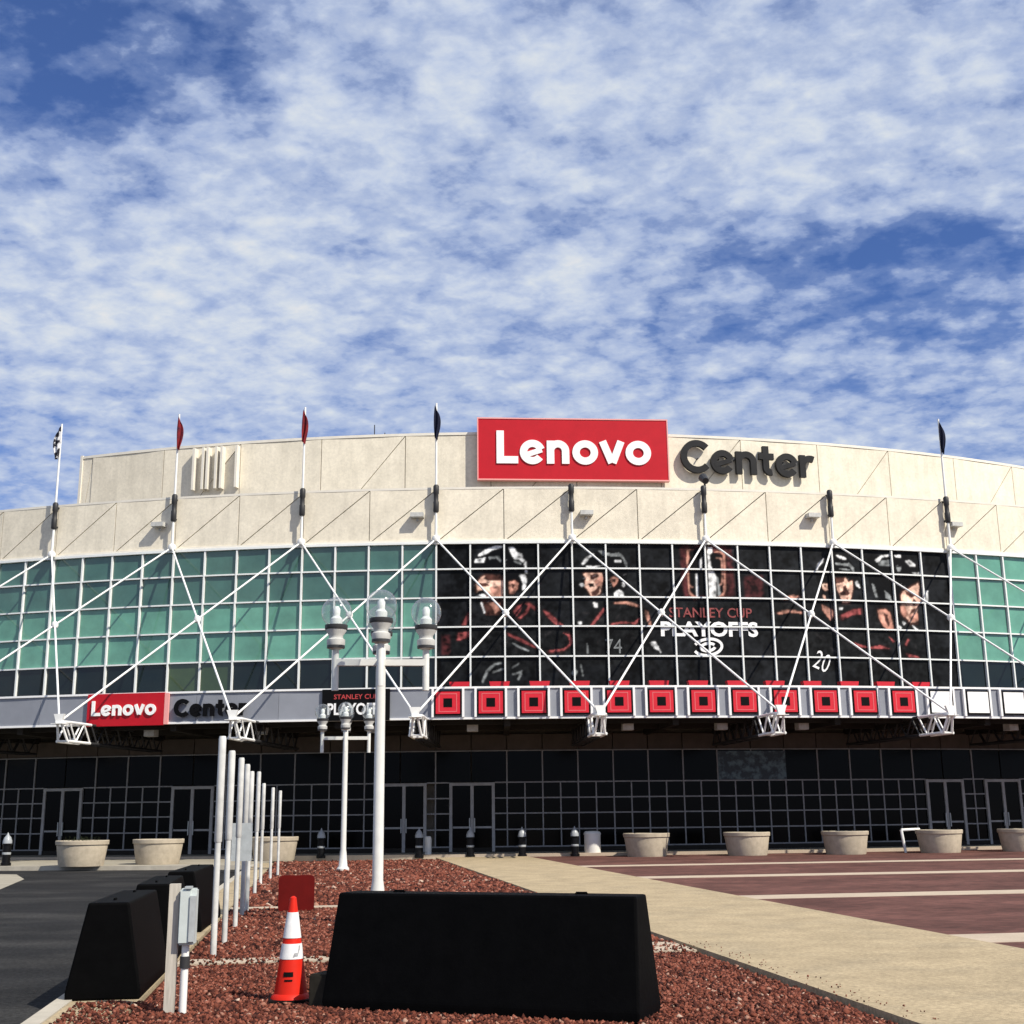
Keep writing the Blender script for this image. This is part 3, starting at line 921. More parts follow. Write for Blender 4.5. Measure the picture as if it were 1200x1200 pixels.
for q in DOORS:
    wd = R * DW
    b = MB()
    b.box(-wd, -wd + .13, -.06, .06, .14, 3.06)
    b.box(wd - .13, wd, -.06, .06, .14, 3.06)
    b.box(-.07, .07, -.06, .06, .14, 2.95)
    b.box(-wd + .131, wd - .131, -.058, .058, 2.93, 3.055)
    d_ = b.build('door', 'door_metal', arena, cp(q, .32, 0), q)
    for s_ in (-1, 1):
        x0, x1 = (-wd + .14, -.08) if s_ < 0 else (.08, wd - .14)
        MB().box(x0, x1, -.02, .02, .18, 2.92).build('door_leaf', 'glass_dark', d_, cp(q, .30, 0), q)
        MB().box(s_ * .11 - .018, s_ * .11 + .018, -.10, -.03, .95, 1.55).build('handle', 'galvanised', d_, cp(q, .32, 0), q)
        MB().box(x0, x1, -.028, .028, 1.12, 1.20).build('push_rail', 'door_metal', d_, cp(q, .30, 0), q)
# printed sheet on the inside of two transom panes
MB().arc(.1318, .1703, .35, .36, 3.10, 4.34, 3).build('window_print', 'window_poster', glaz)

# ---- white lattice: masts, slanting bars, lower brackets
def lnode(k):
    return Vector(cp(bay(k), DL, Z1 - .03))


def tnode(k):
    return Vector(cp(bay(k), .32, 14.0))


for k in range(-2, 10):
    t_ = tnode(k)
    tall = k not in (4, 5, 6)
    top = 20.55 if tall else 16.35
    b = MB()
    b.tube(t_ - Vector((0, 0, .25)), t_ + Vector((0, 0, top - 14.0)), .062, 10, .045)
    m_ = b.build('mast', 'white_steel', arena, smooth=True)
    b = MB()
    b.lathe([(.10, 0), (.135, .06), (.135, .5), (.11, .55), (.11, .85), (.135, .9), (.135, 1.25), (.09, 1.32)], 12, (t_.x, t_.y, 15.25))
    for zz in (15.4, 16.35):
        pw_ = Vector(cp(bay(k), .0, zz))
        b.tube((t_.x, t_.y, zz), pw_, .05, 8)
    b.build('mast_collar', 'dark_steel', m_, smooth=True)
    b = MB()
    b.lathe([(.03, -.2), (.16, -.12), (.2, 0), (.16, .12), (.03, .2)], 12, (t_.x, t_.y, 14.0))
    b.build('mast_joint', 'white_steel', m_, smooth=True)
    for dk in (-1, 1):
        if -2 <= k + dk <= 9:
            MB().tube(t_, lnode(k + dk), .043, 10).build('brace_bar', 'white_steel', arena, smooth=True)
    # crossing joint between this bay and the next
    if k < 9:
        p0, p1 = t_, lnode(k + 1)
        mid = (bay(k) + bay(k + 1)) / 2
        lo, hi = 0.0, 1.0
        for _ in range(40):
            s_ = (lo + hi) / 2
            q = p0.lerp(p1, s_)
            an = math.atan2(q.x - CX, CY - q.y)
            if an < mid:
                lo = s_
            else:
                hi = s_
        q = p0.lerp(p1, lo)
        MB().lathe([(.03, -.17), (.12, -.12), (.16, 0), (.12, .12), (.03, .17)], 12, q).build('brace_joint', 'white_steel', arena, smooth=True)
# bracket truss that carries each lower node, running back under the canopy
def truss(y0, y1, front):
    b = MB()
    n_ = max(2, round((y1 - y0) / .55))
    ys = [y0 + (y1 - y0) * i / n_ for i in range(n_ + 1)]
    for sx in (-.24, .24):
        if front:
            b.tube((sx * .3, -.05, 0), (sx, ys[0], 0), .055, 8)
            b.tube((sx * .3, 0, 0), (sx * .8, ys[0], -.70), .05, 8)
        b.tube((sx, ys[0], 0), (sx, ys[-1], 0), .055, 8)
        b.tube((sx, ys[0], -.72), (sx, ys[-1], -.72), .055, 8)
        for i in range(n_):
            za, zb = (0, -.72) if (i + (sx > 0)) % 2 else (-.72, 0)
            b.tube((sx, ys[i], za), (sx, ys[i + 1], zb), .036, 6)
    for y_ in ys[::2]:
        b.tube((-.24, y_, 0), (.24, y_, 0), .04, 6)
        b.tube((-.24, y_, -.72), (.24, y_, -.72), .04, 6)
    return b


truss_me = truss(.35, 2.0, True).mesh('bracket_truss', 'white_steel', True)
inner_me = truss(2.02, 8.4, False).mesh('shade_painted_truss', 'dark_steel', True)  # same white truss under the canopy, its shade painted in as dark colour
gus_me = MB().prism([(-.22, .30), (.22, .30), (.09, -.06), (-.09, -.06)], -.06, .06).box(-.24, .24, -.2, .25, -.085, -.062).mesh('node_plate', 'white_steel')
for k in range(-2, 10):
    q = lnode(k)
    tr_ = put('bracket_truss', truss_me, arena, q, bay(k))
    put('node_plate', gus_me, tr_, q, bay(k))
    put('shade_painted_truss', inner_me, tr_, q, bay(k))

ORD = 'first second third fourth fifth sixth seventh eighth ninth tenth eleventh twelfth thirteenth'.split()


# ------------------------------------------------------------------ lettering
def strip(mb, pts, w_, d0, d1, closed=False):
    """flat stroke of width w_ along pts (x, z), pushed from depth d0 (front) to d1"""
    n = len(pts)
    L, Rr = [], []
    for i in range(n):
        if closed:
            a_, c_ = pts[i - 1], pts[(i + 1) % n]
        else:
            a_, c_ = pts[max(i - 1, 0)], pts[min(i + 1, n - 1)]
        dx, dz = c_[0] - a_[0], c_[1] - a_[1]
        l_ = math.hypot(dx, dz) or 1
        nx, nz = -dz / l_ * w_ / 2, dx / l_ * w_ / 2
        L.append((pts[i][0] + nx, pts[i][1] + nz))
        Rr.append((pts[i][0] - nx, pts[i][1] - nz))
    vs_ = [(x, d0, z) for x, z in L] + [(x, d0, z) for x, z in Rr] + [(x, d1, z) for x, z in L] + [(x, d1, z) for x, z in Rr]
    fs = []
    m_ = n if closed else n - 1
    for i in range(m_):
        j = (i + 1) % n
        fs += [(i, j, n + j, n + i), (2 * n + j, 2 * n + i, 3 * n + i, 3 * n + j), (j, i, 2 * n + i, 2 * n + j), (n + i, n + j, 3 * n + j, 3 * n + i)]
    if not closed:
        fs += [(0, n, 3 * n, 2 * n), (n - 1, 2 * n - 1, 4 * n - 1, 3 * n - 1)]
    mb.add(vs_, fs)


def arcpts(cx_, cz, rx, rz, a0, a1, n=22):
    return [(cx_ + rx * math.cos(math.radians(a0 + (a1 - a0) * i / n)), cz + rz * math.sin(math.radians(a0 + (a1 - a0) * i / n))) for i in range(n + 1)]


def letter(ch, W, d0, d1):
    """returns mesh builder and advance width; x-height is 1"""
    mb = MB()
    h = W / 2
    e = [0]

    def st(pts, closed=False):
        strip(mb, pts, W, d0 - .004 * e[0], d1, closed)
        e[0] += 1
    if ch == 'L':
        st([(h, 0), (h, 1.42)])
        st([(W, h), (.90, h)])
        adv = .94
    elif ch == 'o':
        st(arcpts(.54, .5, .54 - h, .53 - h, 0, 360, 32)[:-1], True)
        adv = 1.12
    elif ch == 'e':
        st(arcpts(.53, .5, .53 - h, .53 - h, 18, 325, 28))
        strip(mb, [(.16, .34), (.92, .60)], W * .72, d0 - .006, d1)
        adv = 1.10
    elif ch == 'n':
        st([(h, 0), (h, 1.0)])
        st(arcpts(.47, .55, .47 - h, .47 - h, 0, 165, 16))
        st([(.94 - h, 0), (.94 - h, .56)])
        adv = 1.04
    elif ch == 'v':
        st([(.13, 1.0), (.50, .06)])
        st([(.91, 1.0), (.54, .06)])
        adv = 1.06
    elif ch == 'C':
        st(arcpts(.72, .70, .72 - h, .73 - h, 42, 318, 30))
        adv = 1.30
    elif ch == 't':
        st(arcpts(.52, .34, .52 - .18 - h, .34 - h, 180, 285, 10)[::-1] + [(.18 + h, .4), (.18 + h, 1.30)])
        st([(0, .98 - h), (.68, .98 - h)])
        adv = .74
    elif ch == 'r':
        st([(h, 0), (h, 1.0)])
        st(arcpts(.50, .52, .50 - h, .48 - h, 62, 170, 10))
        adv = .70
    return mb, adv


def word(text, xh, x0, W, depth, mt, parent, place, tilt=0.0):
    """place(x) -> (location of the baseline point, turn about z); one mesh per letter"""
    x = x0
    for ch in text:
        mb, adv = letter(ch, W, -depth, 0.0)
        mb.v = [((vx - adv / 2) * xh, vy, vz * xh) for vx, vy, vz in mb.v]
        loc, rz = place(x + adv * xh / 2)
        mb.build('letter', mt, parent, loc, rz)
        x += (adv + .03) * xh
    return x


def text_width(text):
    return sum(letter(c_, .3, 0, 1)[1] + .03 for c_ in text)


# big roof sign: red board, white letters
pl, pr = Vector(cp(-.0017, DU + .55, 0)), Vector(cp(.1444, DU + .55, 0))
ux = (pr - pl).normalized()
srot = math.atan2(ux.y, ux.x)
swid = (pr - pl).length
sn = Vector((ux.y, -ux.x, 0))
sc = (pl + pr) / 2
sign = thing('roof_sign', 'large red board sign with white Lenovo lettering on the arena drum', 'sign', (sc.x, sc.y, 19.50), srot)
SZ0, SZ1 = 19.50, 22.93
b = MB().box(-swid / 2, swid / 2, 0, .30, 0, SZ1 - SZ0)
board = put('sign_board', b.mesh('sign_board', 'sign_red'), sign, (0, 0, 0), 0, True)
b = MB()
hh = SZ1 - SZ0
b.box(-swid / 2 - .06, swid / 2 + .06, -.03, .31, hh, hh + .07)
b.box(-swid / 2 - .06, swid / 2 + .06, -.03, .31, -.07, 0)
b.box(-swid / 2 - .06, -swid / 2, -.03, .31, 0, hh)
b.box(swid / 2, swid / 2 + .06, -.03, .31, 0, hh)
put('sign_frame', b.mesh('sign_frame', 'sign_pink'), sign, (0, 0, 0), 0, True)
b = MB()
for sx in (-.38, 0, .38):
    b.box(swid * sx - .06, swid * sx + .06, .30, .60, .3, hh - .5)
put('sign_bracket', b.mesh('sign_bracket', 'dark_steel'), sign, (0, 0, 0), 0, True)
tw = text_width('Lenovo')
xh = swid * .825 / tw
base = pl + ux * (swid * .095)
word('Lenovo', xh, 0, .31, .06, 'sign_white', sign,
     lambda x: ((base + ux * x + sn * .005).to_tuple()[:2] + (20.37,), srot))

# Center: dark channel letters standing off the drum
ce = thing('letter_sign', 'charcoal Center channel letters standing off the cream drum wall', 'sign', cp(.211, DU, 20.0), .211)
RS = R + DU + .45
tw = text_width('Center')
xh = RS * (.2675 - .1555) / tw
word('Center', xh, 0, .275, .20, 'sign_charcoal', ce, lambda x: (cp(.1555 + x / RS, DU + .22, 20.06), .1555 + x / RS))
b = MB()
for aa_ in (.170, .187, .200, .216, .228, .241, .256):
    b.tube(cp(aa_, DU, 20.9), cp(aa_, DU + .24, 20.9), .04, 6)
b.build('sign_stud', 'dark_steel', ce)

# canopy sign on the left
FS = DF + .02
cs = thing('canopy_sign', 'red Lenovo board with dark Center letters on the grey canopy edge', 'sign', cp(-.15, FS, Z1), -.15)
MB().arc(-.1775, -.1402, FS, FS + .12, Z1 - .06, Z2 + .0, 6).build('sign_board', 'sign_red', cs)
MB().arc(-.1401, -.1382, FS, FS + .115, Z1 - .03, Z2 - .02, 1).build('sign_edge', 'sign_pink', cs)
RF = R + FS + .12
tw = text_width('Lenovo')
xh = RF * .0315 / tw
word('Lenovo', xh, 0, .30, .06, 'sign_white', cs, lambda x: (cp(-.1750 + x / RF, FS + .125, 5.70), -.1750 + x / RF))
tw = text_width('Center')
xh = RF * .0345 / tw
word('Center', xh, 0, .34, .08, 'sign_black', cs, lambda x: (cp(-.1355 + x / RF, FS + .06, 5.60), -.1355 + x / RF))


def text_mesh(txt, size, bold=0.0, xs=1.0):
    cu = bpy.data.curves.new('lettering', 'FONT')
    cu.body = txt
    cu.size = size
    cu.offset = bold
    cu.align_x = 'CENTER'
    cu.resolution_u = 3
    ob = bpy.data.objects.new('lettering', cu)
    COL.objects.link(ob)
    dg = bpy.context.evaluated_depsgraph_get()
    me = bpy.data.meshes.new_from_object(ob.evaluated_get(dg))
    bpy.data.objects.remove(ob, do_unlink=True)
    vs_ = [(v.co.x * xs, v.co.y) for v in me.vertices]
    fs = [tuple(p_.vertices) for p_ in me.polygons]
    bpy.data.meshes.remove(me)
    return vs_, fs


def fit_text(txt, width, height, bold=0.02):
    """letters scaled to a width and cap height, centred on x, base at 0"""
    vs_, fs = text_mesh(txt, 1.0, bold)
    x0, x1 = min(v[0] for v in vs_), max(v[0] for v in vs_)
    y0, y1 = min(v[1] for v in vs_), max(v[1] for v in vs_)
    return [((x - (x0 + x1) / 2) * width / (x1 - x0), (y - y0) * height / (y1 - y0)) for x, y in vs_], fs


def wrap_print(name, layers, parent, afn, mats, step=.39):
    """flat print that follows the curved front: each layer is (verts 2d, faces, material index, offset)"""
    mb = MB()
    for vs_, fs, mi, off in layers:
        bm = bmesh.new()
        bv = [bm.verts.new((x, z, 0)) for x, z in vs_]
        for f_ in fs:
            try:
                bm.faces.new([bv[i] for i in f_])
            except ValueError:
                pass
        bmesh.ops.triangulate(bm, faces=bm.faces[:])
        xs = [v[0] for v in vs_]
        k = math.ceil(min(xs) / step)
        while k * step < max(xs):
            bmesh.ops.bisect_plane(bm, geom=bm.verts[:] + bm.edges[:] + bm.faces[:], plane_co=(k * step, 0, 0), plane_no=(1, 0, 0))
            k += 1
        bm.verts.index_update()
        mb.add([afn(v.co.x, v.co.y, off) for v in bm.verts], [tuple(v.index for v in f_.verts) for f_ in bm.faces], mi)
        bm.free()
    me = bpy.data.meshes.new(name)
    me.from_pydata(mb.v, [], mb.f)
    for mm in mats:
        me.materials.append(MATS[mm])
    me.polygons.foreach_set('material_index', mb.m)
    return put(name, me, parent)


# ------------------------------------------------------------------ mural on the windows
AM = bay(3)
mural = thing('window_mural', 'dark printed mural of four hockey players across the arena windows', 'mural', cp(bay(5), .05, 6.9), bay(5))
# the print: shapes laid over each other with soft edges, like a coarse photographic banner
PX = .034
MW, MH = int(PW * 16 / PX) + 8, int((ROWS[0] - ROWS[-1]) / PX) + 8
X0, ZB = -4 * PX, ROWS[-1] - 4 * PX
gx, gz = np.meshgrid(X0 + PX * np.arange(MW), ZB + PX * np.arange(MH))


def gblur(img, sg):
    k_ = np.exp(-.5 * (np.arange(-int(3 * sg) - 1, int(3 * sg) + 2) / sg) ** 2)
    k_ /= k_.sum()
    for ax in (0, 1):
        img = np.apply_along_axis(lambda r_: np.convolve(np.pad(r_, len(k_) // 2, mode='edge'), k_, 'valid'), ax, img)
    return img


def soft_noise(sg):
    q = gblur(rng.standard_normal((MH, MW)), sg)
    return q / q.std()


grain = [soft_noise(q) for q in (.6, 1.3, 2.6, 9.0)]
tone = 1 + .13 * grain[1] + .20 * grain[2] + .05 * grain[0]
img = np.array((.0065, .0072, .0085))[None, None] * (1 + .45 * grain[3] + .35 * grain[2] + .25 * grain[1])[..., None]
img = np.clip(img, .001, 1)


def inside(pts):
    c_ = np.zeros((MH, MW), bool)
    n = len(pts)
    for i_ in range(n):
        (xa, za), (xb, zb_) = pts[i_], pts[(i_ + 1) % n]
        if za == zb_:
            continue
        hit = (gz < max(za, zb_)) & (gz >= min(za, zb_)) & (gx < xa + (gz - za) * (xb - xa) / (zb_ - za))
        c_ ^= hit
    return c_


def lay_print(pts, color, soft, gain=1.0, alpha=1.0):
    """blend one printed shape into the image"""
    global img
    mk = gblur(inside(pts).astype(float), soft * .58) * alpha
    col_ = np.array(color)[None, None] * np.clip(1 + (tone - 1) * gain, .15, 2.2)[..., None]
    img = img * (1 - mk[..., None]) + col_ * mk[..., None]


for key in 'abcde':
    for ink, pts in PRINTS[key]:
        cen = np.mean(pts, 0)
        c_ = np.array(INK[ink])
        if ink in 'SP':            # skin: dark surround first, then the lit planes
            grow = [tuple(cen + (np.array(q) - cen) * 1.12) for q in pts]
            lay_print(grow, INK['B'], 1.6, 1.0, .75)
            lay_print(pts, c_ * (.88, .82, .80), .8, 1.3)
            lit = [tuple(cen + np.array((-.05, .07)) + (np.array(q) - cen) * .62) for q in pts]
            lay_print(lit, c_ * 1.25, 1.3, 1.6, .6)
        elif ink == 'R':           # jersey piping: dark red glow with a lighter core
            grow = [tuple(cen + (np.array(q) - cen) * 1.15) for q in pts]
            lay_print(grow, c_ * .22, 2.0, 1.0, .8)
            lay_print(pts, c_ * (.95, .8, .8), .8, 1.6)
        elif ink == 'D':           # jerseys: folds
            lay_print(pts, c_, 1.2, 2.2)
            for _ in range(16):
                q = cen + rng.uniform(-1, 1, 2) * (1.7, 1.1)
                d_ = rng.uniform(-.5, .5, 2) * (1.2, .9)
                nn = np.array((-d_[1], d_[0])) * .10
                lay_print([tuple(q), tuple(q + d_ * .5 + nn), tuple(q + d_), tuple(q + d_ * .5 - nn)], (.022, .020, .021), 1.4, 1.6, .7)
        elif ink == 'K':
            lay_print(pts, c_, 1.0, 1.0)
            for _ in range(5):     # glints on the helmet shell
                q = cen + rng.uniform(-1, 1, 2) * (.45, .55)
                lay_print([tuple(q), tuple(q + (.22, .05)), tuple(q + (.20, .10))], (.12, .12, .13), .8, 1.5, .7)
        elif ink == 'W':
            lay_print(pts, c_ * .30, 1.7, 1.2, .8)
            lay_print(pts, c_ * .92, .75, 1.5)
        elif ink == 'M':
            lay_print(pts, c_, 2.2, 2.4, .8)
        else:
            lay_print(pts, c_, .9, 1.6)
img = np.clip(img, .0008, .9)
NXp, NZp = 45, 39
for j in range(*MURAL):
    a = A0 + DA / 2 * (j + .5)
    for r in range(5):
        zt, zb = ROWS[r] - .036, ROWS[r + 1] + .036
        h, hw = (zt - zb) / 2, PW / 2 - .038
        lx, lz = np.meshgrid(np.linspace(-hw, hw, NXp), np.linspace(-h, h, NZp))
        u_ = (j - MURAL[0] + .5) * PW + lx.ravel()
        z_ = (zt + zb) / 2 + lz.ravel()
        fx, fz = np.clip((u_ - X0) / PX, 0, MW - 1.01), np.clip((z_ - ZB) / PX, 0, MH - 1.01)
        ix, iz = fx.astype(int), fz.astype(int)
        tx, tz = (fx - ix)[:, None], (fz - iz)[:, None]
        colr = (img[iz, ix] * (1 - tx) + img[iz, ix + 1] * tx) * (1 - tz) + (img[iz + 1, ix] * (1 - tx) + img[iz + 1, ix + 1] * tx) * tz
        n = NXp * NZp
        verts = np.stack([lx.ravel(), np.full(n, -.012), lz.ravel()], 1).tolist()
        faces = [(q * NXp + k, q * NXp + k + 1, (q + 1) * NXp + k + 1, (q + 1) * NXp + k) for q in range(NZp - 1) for k in range(NXp - 1)]
        verts += [(-hw, .012, -h), (hw, .012, -h), (hw, .012, h), (-hw, .012, h)]
        c0, c1, c2, c3 = 0, NXp - 1, n - 1, n - NXp
        faces += [(n + 3, n + 2, n + 1, n), (c0, n, n + 1, c1), (c1, n + 1, n + 2, c2), (c2, n + 2, n + 3, c3), (c3, n + 3, n, c0)]
        me = bpy.data.meshes.new('film_panel')
        me.from_pydata(verts, [], faces)
        ca_ = me.color_attributes.new('print', 'FLOAT_COLOR', 'POINT')
        full_c = np.ones((n + 4, 4), np.float32)
        full_c[:n, :3] = colr
        full_c[n:, :3] = .005
        ca_.data.foreach_set('color', full_c.ravel())
        me.materials.append(MATS['film_print'])
        put('film_panel', me, mural, cp(a, .0, (zt + zb) / 2), a)


def on_front(x, z, off):
    return cp(AM + x / R, .022 + off, z)


def mural_text(txt, x0, x1, z0, z1, mt, bold, rot=0.0, off=.012):
    vs_, fs = fit_text(txt, x1 - x0, z1 - z0, bold)
    c_, s_ = math.cos(rot), math.sin(rot)
    hm = (z1 - z0) / 2
    vs_ = [(x * c_ - (z - hm) * s_ + (x0 + x1) / 2, x * s_ + (z - hm) * c_ + (z0 + z1) / 2) for x, z in vs_]
    return wrap_print('printed_text', [(vs_, fs, 0, off)], mural, on_front, [mt])


mural_text('STANLEY CUP', 10.66, 14.58, 10.38, 10.84, 'ink_R', .012)
mural_text('PLAYOFFS', 10.24, 14.83, 9.50, 10.20, 'ink_white', .034)
mural_text('74', 7.66, 8.42, 8.72, 9.38, 'ink_G', .0)
mural_text('20', 17.50, 18.25, 7.98, 8.85, 'ink_white', -.004, -.42)
lay = []
for i, (rx, rz, wd, a0_, a1_) in enumerate(((.66, .37, .13, -165, 150), (.33, .17, .13, 20, 345))):
    mb = MB()
    pts = arcpts(0, 0, rx, rz, a0_, a1_, 30)
    strip(mb, pts, wd, 0, 1)
    n = len(pts)
    c_, s_ = math.cos(.14), math.sin(.14)
    v2 = [(v[0] * c_ - v[2] * s_ + 12.41, v[0] * s_ + v[2] * c_ + 9.02) for v in mb.v[:2 * n]]
    lay.append((v2, [(k, k + 1, n + k + 1, n + k) for k in range(n - 1)], 0, .012 + .003 * i))
wrap_print('printed_swirl', lay, mural, on_front, ['ink_white'])

# ------------------------------------------------------------------ square light boxes on the canopy edge
RB = R + DF
fr_me = MB().box(-.535, .535, -.10, .03, -.485, .485).mesh('box_frame', 'sign_black')
fc_me = MB().box(-.475, .475, -.125, -.101, -.43, .43).mesh('red_panel', 'poster_red')
b = MB()
for s0, s1 in ((.33, .36),):
    b.box(-s1, s1, -.131, -.126, s0, s1)
    b.box(-s1, s1, -.131, -.126, -s1, -s0)
    b.box(-s1, -s0, -.1305, -.126, -s0, s0)
    b.box(s0, s1, -.1305, -.126, -s0, s0)
ou_me = b.mesh('outline', 'poster_pink')
ct_me = MB().box(-.17, .17, -.136, -.126, -.17, .17).mesh('centre_square', 'sign_black')
wf_me = MB().box(-.475, .475, -.125, -.101, -.43, .43).mesh('white_panel', 'sign_white')
tr_me = MB().box(-.045, .045, -.09, .03, -.56, .56).mesh('side_strip', 'fascia_trim')
ZS = (Z1 + Z2) / 2 + .01
for i in range(0, 15):
    a = -.01036 + DA / 2 * i
    red = i < 12
    t_ = thing('square_light_box', ORD[i] + ' red square panel with a black centre, counted from the black canopy banner' if red else ORD[i - 12] + ' blank white square panel after the red squares on the canopy edge',
               'panel', cp(a, DF + .03, ZS), a, 'red square panels along the canopy' if red else 'white square panels along the canopy')
    put('box_frame', fr_me, t_, (0, 0, 0), 0, True)
    if red:
        put('red_panel', fc_me, t_, (0, 0, 0), 0, True)
        put('outline', ou_me, t_, (0, 0, 0), 0, True)
        put('centre_square', ct_me, t_, (0, 0, 0), 0, True)
    else:
        put('white_panel', wf_me, t_, (0, 0, 0), 0, True)
    for sx in (-.60, .60):
        put('side_strip', tr_me, t_, (sx, 0, 0), 0, True)

# playoffs banner on the canopy edge
bn = thing('canopy_banner', 'black banner with red and white playoffs lettering on the grey canopy edge', 'banner', cp(-.0517, DF + .05, Z1), -.0517)
MB().arc(-.0670, -.0364, DF + .04, DF + .10, Z1 - .02, Z2 - .02, 5).build('banner_sheet', 'sign_black', bn)


def on_banner(x, z, off):
    return cp(-.0517 + x / RB, DF + .102 + off, z)


for txt, wd, z0, z1, mt, bo in (('STANLEY CUP', 1.75, 6.17, 6.36, 'ink_red', .01), ('PLAYOFFS', 2.25, 5.55, 6.02, 'ink_white', .03)):
    vs_, fs = fit_text(txt, wd, z1 - z0, bo)
    wrap_print('printed_text', [([(x, z + z0) for x, z in vs_], fs, 0, .006)], bn, on_banner, [mt])

# red flared boxes that stand on the canopy roof behind the squares
b = MB()
b.prism([(-.30, 0), (.30, 0), (.42, .64), (-.42, .64)], -.16, .16)
rb_me = b.mesh('red_roof_box', 'poster_red')
for i in range(0, 13):
    a = -.01036 + DA / 2 * i + .004
    o = put('red_roof_box', rb_me, None, cp(a, 4.6, Z2 - .22), a)
    tag(o, ORD[i] + ' red flared box on the canopy roof, counted from the black canopy banner', 'box', 'red boxes on the canopy roof')

# ------------------------------------------------------------------ flags hanging limp from the tall masts
def flag(k, mt, label, seed):
    r_ = random.Random(seed)
    t_ = tnode(k)
    nx, nz = 9, 12
    vs_, fs = [], []
    Ht = 1.62
    for i in range(nz + 1):
        v_ = i / nz
        spread = .12 + .26 * math.sin(math.pi * min(1, v_ * 1.02)) ** .8 * (1 - .25 * v_)
        for j in range(nx + 1):
            u_ = j / nx
            fold = math.sin(u_ * 9 + v_ * 2 + seed) * .055 * (.3 + v_)
            drop = v_ * Ht + u_ * .30 * (1 - v_) ** 2 + (.10 * u_ if i == nz else 0)
            vs_.append((spread * (u_ - .22) * .9, fold - .13, -drop))
    for i in range(nz):
        for j in range(nx):
            a_ = i * (nx + 1) + j
            fs.append((a_, a_ + 1, a_ + nx + 2, a_ + nx + 1))
    n = len(vs_)
    vs2 = vs_ + [(x, y + .02, z) for x, y, z in vs_]
    fs2 = fs + [tuple(q + n for q in reversed(f_)) for f_ in fs]
    if k == 0:                     # this one is blown to the other side of its mast
        vs2 = [(-x * 1.25, y, z) for x, y, z in vs2]
    mb = MB().add(vs2, fs2)
    o = put('flag', mb.mesh('flag', mt, True), None, (t_.x, t_.y, 20.42), r_.uniform(-.5, .3))
    tag(o, label, 'flag')


flag(0, 'flag_white', 'pale flag with dark patches hanging limp beside the drum corner', 1)
flag(1, 'flag_red', 'dark red flag hanging limp in front of the drum wall fins', 2)
flag(2, 'flag_red', 'maroon and navy flag hanging limp between the drum wall fins and the red sign', 3)
flag(3, 'flag_navy', 'dark navy flag hanging limp beside the red roof sign', 4)
flag(7, 'flag_navy', 'dark flag hanging limp from the mast past the Center letters', 5)

# spotlight on the parapet under the letter sign
sp = thing('spotlight', 'small dark spotlight on the parapet below the Center letters', 'spotlight', cp(.134, -.2, Z4 - .05), .134)
put('stem', MB().tube((0, 0, 0), (0, 0, .45), .05, 8).mesh('stem', 'dark_steel'), sp, (0, 0, 0), 0, True)
put('lamp_head', MB().tube((0, -.18, .38), (0, .25, .66), .16, 10, .22).mesh('lamp_head', 'dark_steel'), sp, (0, 0, 0), 0, True)

# ------------------------------------------------------------------ street furniture
# clear-globe lamp posts
def lamp_post(name, label, loc, rz):
    t_ = thing(name, label, 'lamp post', loc, rz, None)
    b = MB().lathe([(.17, 0), (.17, .10), (.12, .16), (.09, .5), (.075, .6), (.069, 3.55), (.067, 3.75), (.05, 3.80)], 18)
    put('post', b.mesh('post', 'lamp_paint', True), t_, (0, 0, 0), 0, True)
    b = MB()
    AL = .64
    b.box(-AL, AL, -.045, .045, 3.52, 3.61)
    b.box(-.044, .044, -AL, AL, 3.521, 3.609)
    put('cross_arm', b.mesh('cross_arm', 'lamp_paint'), t_, (0, 0, 0), 0, True)
    stem = MB().lathe([(.048, -.38), (.048, .22), (.042, .24)], 12).mesh('stem', 'lamp_paint', True)
    coll = MB().lathe([(.06, .20), (.11, .22), (.13, .28), (.13, .34), (.10, .36), (.10, .40), (.145, .46), (.15, .52), (.14, .54)], 18).mesh('collar', 'weathered_steel', True)
    ring = MB().lathe([(.156, .485), (.162, .50), (.162, .55), (.135, .555)], 18).mesh('collar_ring', 'lamp_collar', True)
    ring2 = MB().lathe([(.085, .215), (.127, .22), (.127, .258), (.085, .263)], 18).mesh('collar_ring', 'lamp_collar', True)
    bulb = MB().lathe([(.045, .54), (.085, .56), (.085, .64), (.05, .68), (.055, .78), (.03, .82)], 14).mesh('bulb', 'lamp_bulb', True)
    prof = [(.218 * math.sin(math.radians(q)), .735 - .218 * math.cos(math.radians(q))) for q in range(32, 176, 8)] + [(.004, .953)]
    glob = MB().lathe(prof, 28)
    glob.f = glob.f[:-2]
    glob.m = glob.m[:-2]
    glob = glob.mesh('globe', 'globe_glass', True)
    for ax, ay in ((-AL, 0), (AL, 0), (0, -AL), (0, AL)):
        s_ = put('lamp_stem', stem, t_, (ax, ay, 3.55), 0, True)
        put('collar', coll, s_, (0, 0, 0), 0, True)
        put('collar_ring', ring, s_, (0, 0, 0), 0, True)
        put('collar_ring', ring2, s_, (0, 0, 0), 0, True)
        put('bulb', bulb, s_, (0, 0, 0), 0, True)
        put('globe', glob, s_, (0, 0, 0), 0, True)
    return t_


lp = lamp_post('lamp_post', 'white lamp post with four clear globes just behind the long black barrier', (-2.21, 20.7, -.03), .10)
lq = copy_thing(lp, (-5.46, 40.8, -.04), .12, 'white lamp post with four clear globes near the far end of the gravel bed')
for q in (lp, lq):
    q.scale = (1.17, 1.17, 1.17)

